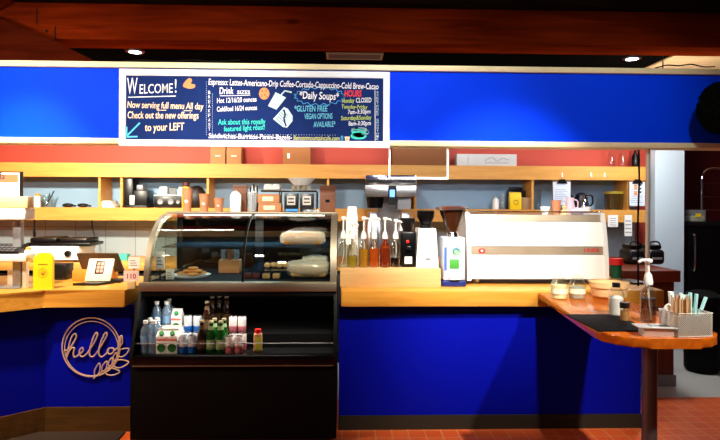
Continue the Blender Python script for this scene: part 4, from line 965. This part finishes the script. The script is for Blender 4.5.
# big grinder on the counter
Yg = 3.68
gx = X(453.5, Yg, 270); o = T('coffee_grinder', 'large blue and white coffee grinder with big brown bean hopper', 'coffee grinder', (gx, Yg+.05, ZC)); zz2 = lambda py: Z(py, Yg, 453)-ZC
O('base', B(bm_(), -.08, .08, -.08, .1, 0, zz2(280), .01), mat('navy_base', (16, 36, 110), .4), o)
O('body', B(bm_(), -.074, .074, -.075, .09, zz2(280), zz2(237), .012), mat('grinder_grey', (186, 196, 214), .35), o)
zh = zz2(237)
O('collar', lathe(bm_(), [(0, zh), (.045, zh), (.035, zh+.03), (0, zh+.03)]), M_chrome, o)
O('hopper', lathe(bm_(), [(0, zh+.03), (.035, zh+.03), (.085, zz2(212)), (.085, zz2(210)), (0, zz2(210))], seg=28), glass('smoke_hopper', (120, 84, 60), .08, .05, .6, (64, 36, 20)), o)
O('hopper_lid', lathe(bm_(), [(0, zz2(210)), (.105, zz2(210)), (.108, zz2(207.5)), (.06, zz2(206)), (0, zz2(206))], seg=28), M_steel, o)
O('sticker', lathe(bm_(), [(0, 0), (.03, 0), (.03, .0015), (0, .0015)], (.012, -.075, zz2(251)), 20, Matrix.Rotation(PI/2, 4, 'X')), mat('pale_green', (150, 210, 150), .5), o)
O('sticker_swirl', tube(bm_(), [(.012+.018*math.cos(t), -.077, zz2(251)+.018*math.sin(t)) for t in [i*.3 for i in range(15)]], .004, 6), mat('sticker_blue', (70, 110, 190), .5), o)
O('sticker', B(bm_(), -.03, .03, -.077, -.075, zz2(268), zz2(259), .003), mat('leaf_green2', (70, 160, 60), .5), o)
O('spout', B(bm_(), -.03, .035, -.1, -.075, zz2(279), zz2(275), .004), M_pwhite, o)
O('side_sticker', B(bm_(), -.066, -.05, -.0765, -.075, zz2(270), zz2(247)), mat('sticker_blue', (70, 110, 190), .5), o)
# ------------------------------------------------------------------ espresso machine
Ye = 3.75
ex0, ex1 = X(467, Ye, 250), X(608.5, Ye, 250)
em = T('espresso_machine', 'wide ivory white espresso machine with mirror steel bands, seen from behind', 'espresso machine', ((ex0+ex1)/2, 4.0, ZC))
mx_ = em.location.x
ez = lambda py: Z(py, Ye, 540)
zE0, zE1 = ez(280.5), ez(213)
def eprof(z):  # front surface y at height z (leans back towards the top)
    return Ye + .07*((z-zE0)/(zE1-zE0))**2
def slab(x0, x1, py1, py0, d, name, mt, yo=0):
    zs_ = [ez(py1)+(ez(py0)-ez(py1))*i/5 for i in range(6)]
    pts_ = [(eprof(z)+yo, z) for z in zs_]+[(eprof(z)+yo+d, z) for z in zs_[::-1]]
    return O(name, prism(bm_(), pts_, 0, 'x', x0, x1), mt, em, None, True)
ew = .028
slab(ex0+ew, ex1-ew, 279, 255, .02, 'lower_panel', M_ivory)
slab(ex0+ew, ex1-ew, 254.5, 247, .015, 'middle_band', M_band, .006)
slab(ex0+ew, ex1-ew, 246.5, 222, .02, 'upper_panel', M_ivory)
slab(ex0+ew, ex1-ew, 221.5, 215, .015, 'top_band', M_band, .006)
for x0, x1 in ((ex0, ex0+ew), (ex1-ew, ex1)):
    pts_ = [(eprof(zE0+(zE1-zE0)*i/8)-.012, zE0+(zE1-zE0)*i/8) for i in range(9)]+[(4.3, zE1), (4.3, zE1-.1), (4.22, zE1-.16), (4.22, zE0)]
    O('side_panel', prism(bm_(), pts_, 0, 'x', x0, x1), M_ivory, em, None, True)
O('inner_body', B(bm_(), ex0+ew, ex1-ew, eprof(zE1)+.022, 4.2, zE0+.03, zE1-.035), M_grey, em, None, True)
O('top_tray', B(bm_(), ex0+ew, ex1-ew, eprof(zE1)+.022, 4.28, zE1-.035, zE1-.012), M_steel, em, None, True)
O('rail', tube(bm_(), [(ex0+.01, eprof(zE1)+.01, zE1+.006), (ex1-.01, eprof(zE1)+.01, zE1+.006)], .005), M_chrome, em, None, True)
for x in (ex0+.09, ex1-.09):
    for y in (3.85, 4.15): O('foot', cyl(bm_(), (x, y, ZC), (x, y, zE0+.03), .022), M_steel, em, None, True)
c = at(482.5, 251, Ye); O('badge', lathe(bm_(), [(0, 0), (.021, 0), (.021, .004), (0, .004)], (c.x, eprof(c.z)+.006, c.z), 20, Matrix.Rotation(PI/2, 4, 'X') @ Matrix.Diagonal((1.1, .8, 1, 1))), M_red2, em, None, True)
O('badge_center', lathe(bm_(), [(0, 0), (.009, 0), (.009, .003), (0, .003)], (c.x, eprof(c.z)+.002, c.z), 16, Matrix.Rotation(PI/2, 4, 'X')), M_paper, em, None, True)
c = at(593, 250, Ye); O('nameplate', text_bm('LINEA', 584, 600, 252.5, 252.5, eprof(c.z)+.004, 4, .03), M_red2, em, None, True)
# things on the machine
zmt = zE1-.012
def onm(px, Y): return (X(px, Y, 205), Y, zmt)
TM('paper_cup', lathe(bm_(), [(0, 0), (.026, 0), (.036, .1), (.034, .1), (.024, .004), (0, .004)]), M_kcup, 'kraft paper cup standing on the espresso machine', 'cup', onm(556, 4.0))
o = T('pink_pitcher', 'pale pink jug with handle on the espresso machine', 'jug', onm(570, 4.02)); O('jug', lathe(bm_(), [(0, 0), (.03, 0), (.036, .05), (.026, .09), (.03, .12), (.027, .12), (.023, .09), (0, .01)]), mat('pale_pink', (224, 190, 200), .4), o); O('handle', tube(bm_(), smooth_path([(.026, 0, .105), (.055, 0, .095), (.055, 0, .05), (.034, 0, .035)], 5), .005), mat('pale_pink', (224, 190, 200), .4), o)
for i, (px, Y, lb) in enumerate(((545, 4.0, 'white cup lying tilted on the machine, left of the kraft cup'), (586, 4.05, 'white saucer cup at the right on the machine'))):
    TM('espresso_cup', lathe(bm_(), [(0, 0), (.02, 0), (.034, .045), (.036, .055), (.033, .055), (.018, .004), (0, .004)]), M_pwhite, lb, 'cup', onm(px, Y))
TM('wooden_tamper', lathe(bm_(), [(0, 0), (.028, 0), (.028, .02), (.012, .035), (.018, .055), (0, .07)]), M_bamboo, 'small pale wood tamper beside the pink jug', 'tamper', onm(564.5, 3.93))
o = T('milk_cloth', 'crumpled pale cloth on the espresso machine right of the jug', 'cloth', onm(579, 3.95)); bm = ball(bm_(), (0, 0, .02), .05, (1.1, .8, .5), 14, 8)
for v in bm.verts: v.co += Vector((random.uniform(-.006, .006), 0, random.uniform(-.008, .008))); v.co.z = max(0.001, v.co.z)
O('cloth', bm, mat('lilac_cloth', (214, 200, 208), .8), o)
# ------------------------------------------------------------------ counter right end
o = T('lidded_cup', 'green cup with a red lid behind the espresso machine end', 'cup', (X(616, 4.1, 265), 4.1, ZC)); zr = Z(281, 4.1)
O('cup', lathe(bm_(), [(0, 0), (.034, 0), (.042, .1), (0, .1)]), mat('dark_green_cup', (10, 90, 60), .4), o); O('lid', lathe(bm_(), [(0, .1), (.054, .1), (.05, .145), (0, .15)]), M_red2, o)
wb = on(609, 296, ZP); wb = T('wood_bowl', 'round pale bamboo box with open top on the bar table by the counter', 'bowl', (X(609, 3.33, 290), 3.33, ZP))
O('bowl', lathe(bm_(), [(0, 0), (.085, 0), (.1, .012), (.108, .09), (.1, .09), (.092, .02), (0, .016)], seg=32), M_bamboo, wb)
O('rim_band', lathe(bm_(), [(.108, .062), (.112, .062), (.113, .094), (.109, .094)], seg=32), M_bamboo, wb)
TM('tablet_case', B(bm_(), -.06, .06, -.09, .09, 0, .016, .004), M_black, 'small black flat device lying on the counter end', 'device', (X(632, 3.85, 285), 3.85, ZC), .2)
# toasters on side cabinet
for px, lb in ((632, 'black coffee server on the side cabinet, the left one'), (651, 'black coffee server on the side cabinet, the right one')):
    Y = 4.9; o = T('coffee_server', lb, 'coffee server', (X(px, Y), Y, .93), 0, 'black servers on the side cabinet')
    O('body', B(bm_(), -.075, .075, -.1, .1, 0, .13, .03, 3), M_black, o); O('lid', B(bm_(), -.055, .055, -.08, .08, .13, .17, .015), M_blackg, o)
    O('label', B(bm_(), -.045, .045, -.102, -.1, .045, .065), mat('silver_label', (150, 150, 150), .4), o); O('handle', tube(bm_(), smooth_path([(-.05, -.06, .165), (-.03, -.06, .195), (.03, -.06, .195), (.05, -.06, .165)], 5), .007), M_black, o)
TM('white_mug', lathe(bm_(), [(0, 0), (.045, 0), (.05, .11), (.047, .11), (.042, .006), (0, .006)]), M_plas, 'pale plastic cup under the lower shelf, left of the black servers', 'cup', (X(601, 5.2), 5.2, ZC))
# ------------------------------------------------------------------ bar table items
def onp(px, py, dy=0):
    v = on(px, py, ZP); return (X(px, v.y+dy, py), v.y+dy, ZP)
def jar(px, py, lb, fill, fc):
    o = T('glass_jar', lb, 'jar', onp(px, py, .045), 0, 'glass jars on the bar table')
    O('jar', lathe(bm_(), [(0, 0), (.044, 0), (.047, .01), (.047, .085), (.034, .108), (.034, .115), (0, .115)]), M_jar, o)
    O('contents', lathe(bm_(), [(0, .004), (.043, .004), (.043, fill), (0, fill)]), fc, o)
    O('lid', lathe(bm_(), [(0, .115), (.038, .115), (.038, .128), (.012, .132), (.012, .142), (0, .144)]), M_jar, o)
    O('label', lathe(bm_(), [(.0475, .03), (.0475, .06)], seg=20), mat('cream_label', (236, 226, 190), .7), o)
jar(559, 299.5, 'glass jar of cream contents on the bar table, the left one', .08, mat('cream_sugar', (232, 220, 166), .8, var=.3, scale=150))
jar(577, 299.5, 'glass jar of grey packets on the bar table, the right one', .07, mat('grey_packets', (170, 160, 140), .8, var=.4, scale=100))
bm = B(bm_(), -.125, .125, -.18, .18, 0, .006, .002)
TM('rubber_mat', bm, M_blackm, 'flat black rubber mat on the orange bar table', 'mat', (1.245, 2.6, ZP), 0)
zm = ZP+.006
v = onp(616, 317, .03); o = T('sugar_shaker', 'white sugar shaker jar with black cap on the rubber mat', 'sugar jar', (v[0], v[1], zm))
O('jar', lathe(bm_(), [(0, 0), (.036, 0), (.038, .01), (.038, .1), (.03, .125), (.018, .14), (0, .14)]), M_jar, o); O('sugar', lathe(bm_(), [(0, .003), (.034, .003), (.034, .085), (.02, .095), (0, .098)]), mat('sugar', (244, 242, 238), .9), o); O('cap', lathe(bm_(), [(0, .138), (.019, .138), (.019, .16), (0, .16)]), M_black, o)
v = onp(624.5, 322.5, .02); o = T('spice_shaker', 'small cinnamon shaker with black lid in front of the sugar jar', 'shaker', (v[0], v[1], zm))
O('jar', lathe(bm_(), [(0, 0), (.02, 0), (.021, .06), (0, .06)]), M_jar, o); O('spice', lathe(bm_(), [(0, .002), (.0185, .002), (.0185, .045), (0, .045)]), mat('cinnamon', (196, 140, 80), .8), o); O('lid', lathe(bm_(), [(0, .06), (.0225, .06), (.0225, .086), (0, .086)]), M_black, o)
v = onp(648, 323.5, .03); o = T('pump_bottle', 'tall clear pump bottle with white pump on the bar table', 'pump bottle', v)
O('bottle', lathe(bm_(), [(0, 0), (.034, 0), (.036, .008), (.036, .125), (.03, .15), (.016, .168), (.015, .18), (0, .18)]), M_jar, o)
O('liquid', lathe(bm_(), [(0, .004), (.0335, .004), (.0335, .115), (0, .115)]), glass('clear_syrup', (210, 200, 190), .08), o)
O('collar', lathe(bm_(), [(0, .178), (.019, .178), (.022, .19), (.016, .225), (.009, .235), (0, .235)]), M_pwhite, o)
O('stem', cyl(bm_(), (0, 0, .23), (0, 0, .285), .006), M_pwhite, o)
bm = lathe(bm_(), [(0, .283), (.016, .283), (.02, .292), (.016, .3), (0, .302)]); tube(bm, smooth_path([(0, 0, .293), (-.035, -.01, .295), (-.055, -.015, .286)], 5), .007, 8); O('nozzle', bm, M_pwhite, o)
O('dip_tube', tube(bm_(), smooth_path([(0, 0, .18), (.004, 0, .1), (.015, 0, .012)], 5), .004, 6), M_pwhite, o)
v = onp(656, 337.5, .04); o = T('steel_tray', 'small stainless steel tray with flared rim on the bar table edge', 'tray', v, -.12)
bm = bm_(); prism(bm, [(-.03, 0), (.03, 0), (.036, .036), (-.036, .036)], 0, 'x', -.06, .06); M_tray = mat('tray_steel', (214, 214, 212), .5, .5)
O('body', bm, M_tray, o)
O('rim', B(bm_(), -.085, .07, -.042, .042, .036, .041, .0015), M_tray, o)
O('inner_shade', B(bm_(), -.03, .05, -.02, .02, .041, .0425), mat('tray_shadow', (70, 70, 72), .4, .8), o)  # dark plate on the closed top stands for shade inside the tray
# wire basket
v = onp(685, 338, .07); wbk = T('wire_basket', 'woven silver wire basket at the rounded end of the bar table', 'basket', v, .12)
bw, bd, bh = .08, .06, .1
bm = bm_()
def wires(P0, ux, L_, bh):
    n = int(L_/.009)
    for i in range(-int(bh/.009), n+1):
        for sgn in (1, -1):
            # diagonal from (s,0) to (s+bh*.9,bh) clipped
            s0, s1 = (i*.009, i*.009+bh) if sgn == 1 else (i*.009+bh, i*.009)
            pts_ = []
            z0_, z1_ = 0, bh
            def clip(s0, z0, s1, z1):
                t0, t1 = 0, 1; ds = s1-s0
                if ds == 0: return None
                for lim, sg in ((0, 1), (L_, -1)):
                    f0, f1 = sg*(s0-lim), sg*(s1-lim)
                    if f0 < 0 and f1 < 0: return None
                    if f0 < 0: t0 = max(t0, f0/(f0-f1))
                    elif f1 < 0: t1 = min(t1, f0/(f0-f1))
                if t1-t0 < .05: return None
                return [(s0+ds*t, z0+(z1-z0)*t) for t in (t0, t1)]
            cc = clip(s0, z0_, s1, z1_)
            if cc: tube(bm, [P0+ux*s+Vector((0, 0, z)) for s, z in cc], .0011, 4)
for P0, ux, L_ in ((Vector((-bw, -bd, .004)), Vector((1, 0, 0)), 2*bw), (Vector((-bw, bd, .004)), Vector((1, 0, 0)), 2*bw), (Vector((-bw, -bd, .004)), Vector((0, 1, 0)), 2*bd), (Vector((bw, -bd, .004)), Vector((0, 1, 0)), 2*bd)):
    wires(P0, ux, L_, bh-.006)
M_wire = mat('basket_wire', (222, 216, 206), .45, .4)
O('wire_mesh', bm, M_wire, wbk)
bm = bm_()
for z in (.003, bh): tube(bm, [(-bw, -bd, z), (bw, -bd, z), (bw, bd, z), (-bw, bd, z)], .0028, 6, True)
O('frame', bm, M_wire, wbk)
O('bottom', B(bm_(), -bw, bw, -bd, bd, .0, .002), M_steel, wbk)
O('liner', B(bm_(), -bw+.006, bw-.006, -bd+.006, -bd+.008, .004, bh-.012), mat('liner_tan', (150, 134, 112), .8), wbk)
def inb(dx, dy, dz): 
    c_, s_ = math.cos(.12), math.sin(.12); return (v[0]+dx*c_-dy*s_, v[1]+dx*s_+dy*c_, v[2]+dz)
kb = T('stir_stick_bundle', 'bundle of wooden stir sticks in the wire basket', 'stir sticks', inb(-.035, -.02, .004), .12)
bm = bm_()
for i in range(26):
    x, y = -.038+.0031*i, random.uniform(-.018, .02); B(bm, x, x+.0024, y, y+.006, 0, random.uniform(.145, .17))
O('sticks', bm, mat('birch_stick', (214, 168, 116), .7), kb); kb['kind'] = 'stuff'
TM('napkin_roll', ball(bm_(), (0, 0, .06), .05, (.55, .45, 1.3)), M_paper, 'white paper bundle at the left end of the wire basket', 'napkins', inb(-.062, .025, .004), .12)
lb_s = ['leftmost wrapped straw of the upright ones', 'second wrapped straw from the left', 'third wrapped straw from the left', 'fourth wrapped straw from the left, behind', 'fifth wrapped straw, upright in the right clump', 'sixth wrapped straw, upright in the right clump', 'seventh wrapped straw, upright in the right clump', 'rightmost wrapped straw leaning far to the right']
for i, (dx, dy, tx, ty, L_) in enumerate(((-.028, .035, -.02, .0, .175), (-.02, .04, -.005, .01, .172), (-.012, .035, .02, 0, .168), (-.004, .04, .03, 0, .16), (.024, .0, -.01, 0, .165), (.032, .01, .0, 0, .172), (.04, .0, .014, 0, .168), (.046, .01, .062, 0, .152))):
    TM('wrapped_straw', tube(bm_(), [(0, 0, .0), (tx, ty, L_)], .0075, 8), mat('straw_teal', (170, 222, 222), .6) if i > 3 else mat('straw_white', (220, 240, 240), .6), 'pale paper '+lb_s[i]+' in the wire basket', 'straw', inb(dx, dy, .004), .12, 'wrapped straws in the wire basket')
# ------------------------------------------------------------------ kitchen right
Yfr = 5.62
fx = X(686, Yfr, 280); ft = Z(222, Yfr, 700)
fg = T('fridge', 'black undercounter fridge with chrome handle at the right edge', 'fridge', (fx+.6, 5.95, 0))
O('body', B(bm_(), fx, fx+1.2, Yfr+.02, 6.3, .06, ft-.04, .004), M_blackg, fg, None, True)
O('top', B(bm_(), fx-.03, fx+1.22, Yfr-.03, 6.32, ft-.04, ft, .004), M_black, fg, None, True)
O('plinth', B(bm_(), fx+.02, fx+1.18, Yfr+.06, 6.28, 0, .06), M_black, fg, None, True)
O('door', B(bm_(), fx+.01, fx+.62, Yfr-.02, Yfr+.02, .09, ft-.05, .006), M_blackg, fg, None, True)
hxx = X(691, Yfr, 250); O('handle', tube(bm_(), smooth_path([(hxx, Yfr-.02, Z(233, Yfr)), (hxx, Yfr-.06, Z(237, Yfr)), (hxx, Yfr-.06, Z(266, Yfr)), (hxx, Yfr-.02, Z(270, Yfr))], 5), .012), M_chrome, fg, None, True)
o = T('food_tub', 'clear plastic tub with yellow lid label on the black fridge', 'tub', (X(694, 5.75, 215), 5.76, ft)); O('tub', B(bm_(), -.085, .085, -.08, .08, 0, .125, .012), M_plas, o); O('contents', B(bm_(), -.075, .075, -.07, .07, .004, .06, .01), mat('cream_food', (220, 206, 160), .8), o); O('label', B(bm_(), -.03, .03, -.082, -.08, .05, .085), M_yellow, o)
rx = X(708, 5.65, 200); o = T('chrome_rack', 'tall chrome wire rack with round bend on the black fridge', 'rack', (rx, 5.75, ft)); zrk = Z(168, 5.65, 712)-ft
bm = tube(bm_(), smooth_path([(0, 0, 0), (0, 0, zrk-.2), (0, 0, zrk-.1), (.03, 0, zrk-.03), (.1, 0, zrk), (.2, 0, zrk), (.36, 0, zrk), (.41, 0, zrk-.05), (.41, 0, 0)], 6), .013, 10)
O('front_loop', bm, M_chrome, o)
for i in range(3): O('wire_level', tube(bm_(), [(0, 0, .12+.14*i), (.41, 0, .12+.14*i)], .005, 6), M_chrome, o)
bn = on(707, 374, 0); o = T('trash_bin', 'dark round trash bin on the pale kitchen floor at right', 'bin', (bn.x+.02, bn.y+.1, 0))
O('body', lathe(bm_(), [(0, 0), (.12, 0), (.14, .03), (.15, .62), (0, .62)], seg=28), M_blackm, o); O('lid', lathe(bm_(), [(0, .62), (.158, .62), (.155, .66), (.08, .7), (0, .71)], seg=28), M_blackm, o)
# hanging wreath (dark round bushy ball) at right
cw_ = at(722, 108, 3.35)
wr = T('hanging_plant', 'dark round bushy ball hanging at the right edge in front of the fascia', 'plant', (cw_.x, 3.35, cw_.z))
bm = bm_(); ball(bm, (0, 0, 0), .125, (1, 1, 1.2), 20, 14); O('core', bm, M_leaf, wr)
bm = bm_()
for i in range(900):
    d = Vector((random.gauss(0, 1), random.gauss(0, 1), random.gauss(0, 1))).normalized(); p = Vector((d.x*.122, d.y*.122, d.z*.148)); s = d.orthogonal().normalized(); s.rotate(Matrix.Rotation(random.uniform(0, 6.28), 3, d)); t2 = d.cross(s)
    bm.faces.new([bm.verts.new(q) for q in (p-s*.012, p+d*.02+t2*.006, p+s*.012, p+d*.01-t2*.006)])
o = O('leaves', bm, M_leaf, wr); o['kind'] = 'stuff'
O('hanging_cord', tube(bm_(), [(0, 0, .14), (0, 0, 2.98-cw_.z)], .003, 6), M_blackm, wr)
# floor mat at left
fl0 = on(-30, 452, 0).y
TM('floor_mat', B(bm_(), -3.2+2.35, xcl+2.35-.02, fl0-3.45, 3.57-3.45, 0, .012, .003), M_rubber, 'brown ribbed mat on the floor along the left counter', 'mat', (-2.35, 3.45, 0))
# ------------------------------------------------------------------ ceiling fixtures and lights
LIGHTS_FRONT = [
 ('black ceiling spot at the left aimed at the blue fascia', (-1.9, 1.7, 2.8), (-2.0, 3.6, 2.02), 140, 50, 1, (1, .97, .94)),
 ('black ceiling spot left of centre aimed at the menu board', (-.9, 1.7, 2.8), (-.8, 3.6, 1.98), 160, 50, 1, (1, .97, .94)),
 ('black ceiling spot right of centre aimed at the blue fascia', (.35, 1.7, 2.8), (.5, 3.6, 2.02), 118, 50, 1, (.95, .97, 1)),
 ('black ceiling spot at the right aimed at the blue fascia', (1.5, 1.7, 2.8), (1.7, 3.6, 2.02), 54, 54, 1, (.95, .97, 1)),
 ('black ceiling spot aimed at the espresso machine', (1.0, 1.8, 2.8), (1.05, 3.8, 1.1), 330, 42, .9, (1, .95, .88)),
 ('black ceiling spot aimed at the riser and syrups', (.2, 2.0, 2.8), (.25, 3.7, 1.1), 230, 36, .9, (1, .9, .74)),
 ('black ceiling spot aimed at the left counter bend', (-2.0, 2.75, 2.8), (-1.95, 3.75, 1.0), 260, 50, .9, (1, .88, .68)),
 ('black ceiling spot aimed at the bar table end', (1.9, 1.2, 2.8), (1.35, 2.8, .95), 300, 36, .9, (1, .92, .8)),
 ('black ceiling spot aimed at the glass case', (-.75, .6, 2.75), (-.75, 4.05, 1.42), 300, 26, .9, (1, .92, .8))]
LIGHTS_BACK = [(-2.4, 215, (1, .9, .7), 'black clamp spot behind the fascia aimed at the back shelves, far left'), (-1.1, 60, (1, .9, .74), 'black clamp spot behind the fascia aimed at the back shelves, left of centre'), (.2, 34, (1, .93, .84), 'black clamp spot behind the fascia aimed at the back shelves, right of centre'), (1.5, 20, (.95, .97, 1), 'black clamp spot behind the fascia aimed at the back shelves, far right')]
FILL_LOW, FILL_TOP = 4, 20
def spot(name, label, loc, target, power, size=60, blend=.6, col=(1, .9, .75), rad=.05, fixture=True, ceil=2.98, arm=False):
    L_ = bpy.data.lights.new(name, 'SPOT'); L_.energy = power; L_.spot_size = math.radians(size); L_.spot_blend = blend; L_.color = col; L_.shadow_soft_size = rad
    lo = bpy.data.objects.new(name+'_light', L_); COL.objects.link(lo); lo.location = loc
    d = (Vector(target)-Vector(loc)).normalized(); lo.rotation_euler = d.to_track_quat('-Z', 'Y').to_euler()
    if fixture:
        o = T(name, label, 'lamp', loc)
        q = Vector((0, 0, 1)).rotation_difference(-d).to_matrix().to_4x4()
        O('housing', lathe(bm_(), [(.045, .02), (.05, .02), (.05, .13), (.0, .14), (0, .135), (.045, .125)], (0, 0, 0), 20, q), M_black, o)
        O('bulb', lathe(bm_(), [(0, .035), (.042, .035), (.042, .036), (0, .036)], (0, 0, 0), 20, q), M_emit, o)
        O('stem', cyl(bm_(), -d*.14, (-d.x*.14, -d.y*.14, ceil-loc[2]), .008) if not arm else cyl(bm_(), -d*.1, (0, 3.7-loc[1], -d.z*.1), .01), M_black, o)
    return lo
# front row of track spots over the customer side
for a_ in LIGHTS_FRONT: spot('track_spot', a_[0], *a_[1:])
# small spots clamped to the back of the fascia, aimed at the wall shelves
for x, pw, cl, lb in LIGHTS_BACK:
    spot('clamp_spot', lb, (x, 3.9, 2.25), (x, 5.7, 1.45), pw, 110, .8, cl, arm=True)
# fill tubes added low behind the fascia to soften the shelf shadows
for x, pw, cl, lb in ((-1.75, 13, (1, .92, .78), 'long added fill tube behind the fascia, the left one'), (1.1, 6, (.95, .97, 1), 'long added fill tube behind the fascia, the right one')):
    o = T('tube_light', lb, 'lamp', (x, 3.76, zbot+.11))
    O('tube', cyl(bm_(), (-.9, 0, 0), (.9, 0, 0), .013), mat('tube_glow', (255, 248, 232), .5, emit=.6), o)
    O('bracket', B(bm_(), -.95, .95, -.06, -.014, zt1-(zbot+.11), .02, .003), M_pwhite, o)
    L_ = bpy.data.lights.new('tube', 'AREA'); L_.energy = pw; L_.shape = 'RECTANGLE'; L_.size = 1.8; L_.size_y = .03; L_.color = cl
    lo = bpy.data.objects.new('tube', L_); COL.objects.link(lo); lo.location = (x, 3.777, zbot+.11); lo.rotation_euler = Vector((0, 1, -.35)).to_track_quat('-Z', 'Z').to_euler()
# glowing strips added inside the display case to brighten drinks and pastries
for nm, y0, z0, tg, pw in (('fill_strip', 3.525, zr0-.012, (0, -.5, -1), FILL_LOW), ('fill_strip', 4.08, ztp-.03, (0, -.12, -.5), FILL_TOP)):
    O(nm, B(bm_(), xL+.12, xR-.1, y0-.01, y0+.01, z0, z0+.01), mat('strip_glow', (255, 246, 230), .5, emit=4), ca, None, True)
    L_ = bpy.data.lights.new('case_light', 'AREA'); L_.energy = pw; L_.shape = 'RECTANGLE'; L_.size = xR-xL-.25; L_.size_y = .02; L_.color = (1, .94, .84)
    lo = bpy.data.objects.new('case_light', L_); COL.objects.link(lo); lo.location = ((xL+xR)/2, y0, z0-.004); lo.rotation_euler = Vector(tg).to_track_quat('-Z', 'Y').to_euler()
# visible recessed downlights
for px, py, lb in ((135, 52.5, 'bright round recessed ceiling light above the menu board'), (632, 59.5, 'bright round recessed ceiling light at the right above the fascia')):
    v = on(px, py, 2.735); o = T('ceiling_light', lb, 'ceiling light', (v.x, v.y, 2.75))
    O('trim_ring', lathe(bm_(), [(.05, -.012), (.075, -.012), (.08, 0), (.05, 0)], seg=24), M_black, o); O('lens', lathe(bm_(), [(0, -.016), (.05, -.014), (.05, -.004), (0, -.004)], seg=24), mat('downlight_glow', (235, 250, 255), .5, emit=8), o)
    L_ = bpy.data.lights.new('downlight', 'SPOT'); L_.energy = 30; L_.spot_size = 2.0; L_.spot_blend = .7; L_.color = (.9, .97, 1); L_.shadow_soft_size = .05
    lo = bpy.data.objects.new('downlight', L_); COL.objects.link(lo); lo.location = (v.x, v.y, 2.72)
va, vb = on(326, 52.5, 2.75), on(382, 58.5, 2.75)
o = T('ceiling_vent', 'dark slotted air vent in the ceiling behind the fascia', 'vent', ((va.x+vb.x)/2, (va.y+vb.y)/2, 2.75)); w_, d_ = (vb.x-va.x)/2, .1
O('frame', B(B(B(B(bm_(), -w_, w_, -d_, -d_+.02, -.012, 0), -w_, w_, d_-.02, d_, -.012, 0), -w_, -w_+.02, -d_+.02, d_-.02, -.012, 0), w_-.02, w_, -d_+.02, d_-.02, -.012, 0), mat('vent_beige', (120, 100, 70), .6), o)
bm = bm_()
for i in range(6): B(bm, -w_+.02, w_-.02, -d_+.03+.026*i, -d_+.042+.026*i, -.01, -.002)
O('slats', bm, mat('vent_grey', (60, 52, 44), .6), o)
# cables lying on top of fascia
for x0, x1, lb in ((120, 240, 'thin cable lying along the top of the fascia above the menu board'), (655, 715, 'thin cable drooping above the right end of the fascia')):
    P = [at(x0+(x1-x0)*i/5, 60+(x0/720)*9-(1.5 if i % 2 else 0)-(2.5*math.sin(PI*i/5) if x0 > 600 else 0), 3.65) for i in range(6)]; c = P[0]
    TM('fascia_cable', tube(bm_(), smooth_path([q-c for q in P], 5), .004, 6), M_blackm, lb, 'cable', c)
# lighting of kitchen right and beam
def area(loc, target, power, size, col):
    L_ = bpy.data.lights.new('room_light', 'AREA'); L_.energy = power; L_.shape = 'DISK'; L_.size = size; L_.color = col
    lo = bpy.data.objects.new('room_light', L_); COL.objects.link(lo); lo.location = loc; lo.rotation_euler = (Vector(target)-Vector(loc)).to_track_quat('-Z', 'Y').to_euler()
def pendant(loc, label, power, col):
    o = T('pendant_lamp', label, 'lamp', loc)
    O('globe', ball(bm_(), (0, 0, 0), .09), M_emit, o); O('cord', tube(bm_(), [(0, 0, .09), (0, 0, 2.98-loc[2])], .005, 6), M_black, o)
    L_ = bpy.data.lights.new('pendant', 'POINT'); L_.energy = power; L_.color = col; L_.shadow_soft_size = .1
    lo = bpy.data.objects.new('pendant', L_); COL.objects.link(lo); lo.location = loc+Vector((0, 0, -.12)) if isinstance(loc, Vector) else (loc[0], loc[1], loc[2]-.12)
pendant((-2.3, 2.2, 2.45), 'warm globe pendant lamp over the customer area at left', 75, (1, .75, .5))
pendant((2.75, 4.75, 2.25), 'added globe lamp hidden behind the fascia at right to light the kitchen', 24, (.95, .97, 1))  # unseen lamp added to brighten the kitchen ceiling and partition
W = bpy.data.worlds.new('world'); SC.world = W; W.use_nodes = True
W.node_tree.nodes['Background'].inputs[0].default_value = (.75, .8, 1, 1); W.node_tree.nodes['Background'].inputs[1].default_value = .03
SC.view_settings.view_transform = 'Standard'; SC.view_settings.look = 'None'; SC.view_settings.gamma = 1; SC.view_settings.exposure = .45
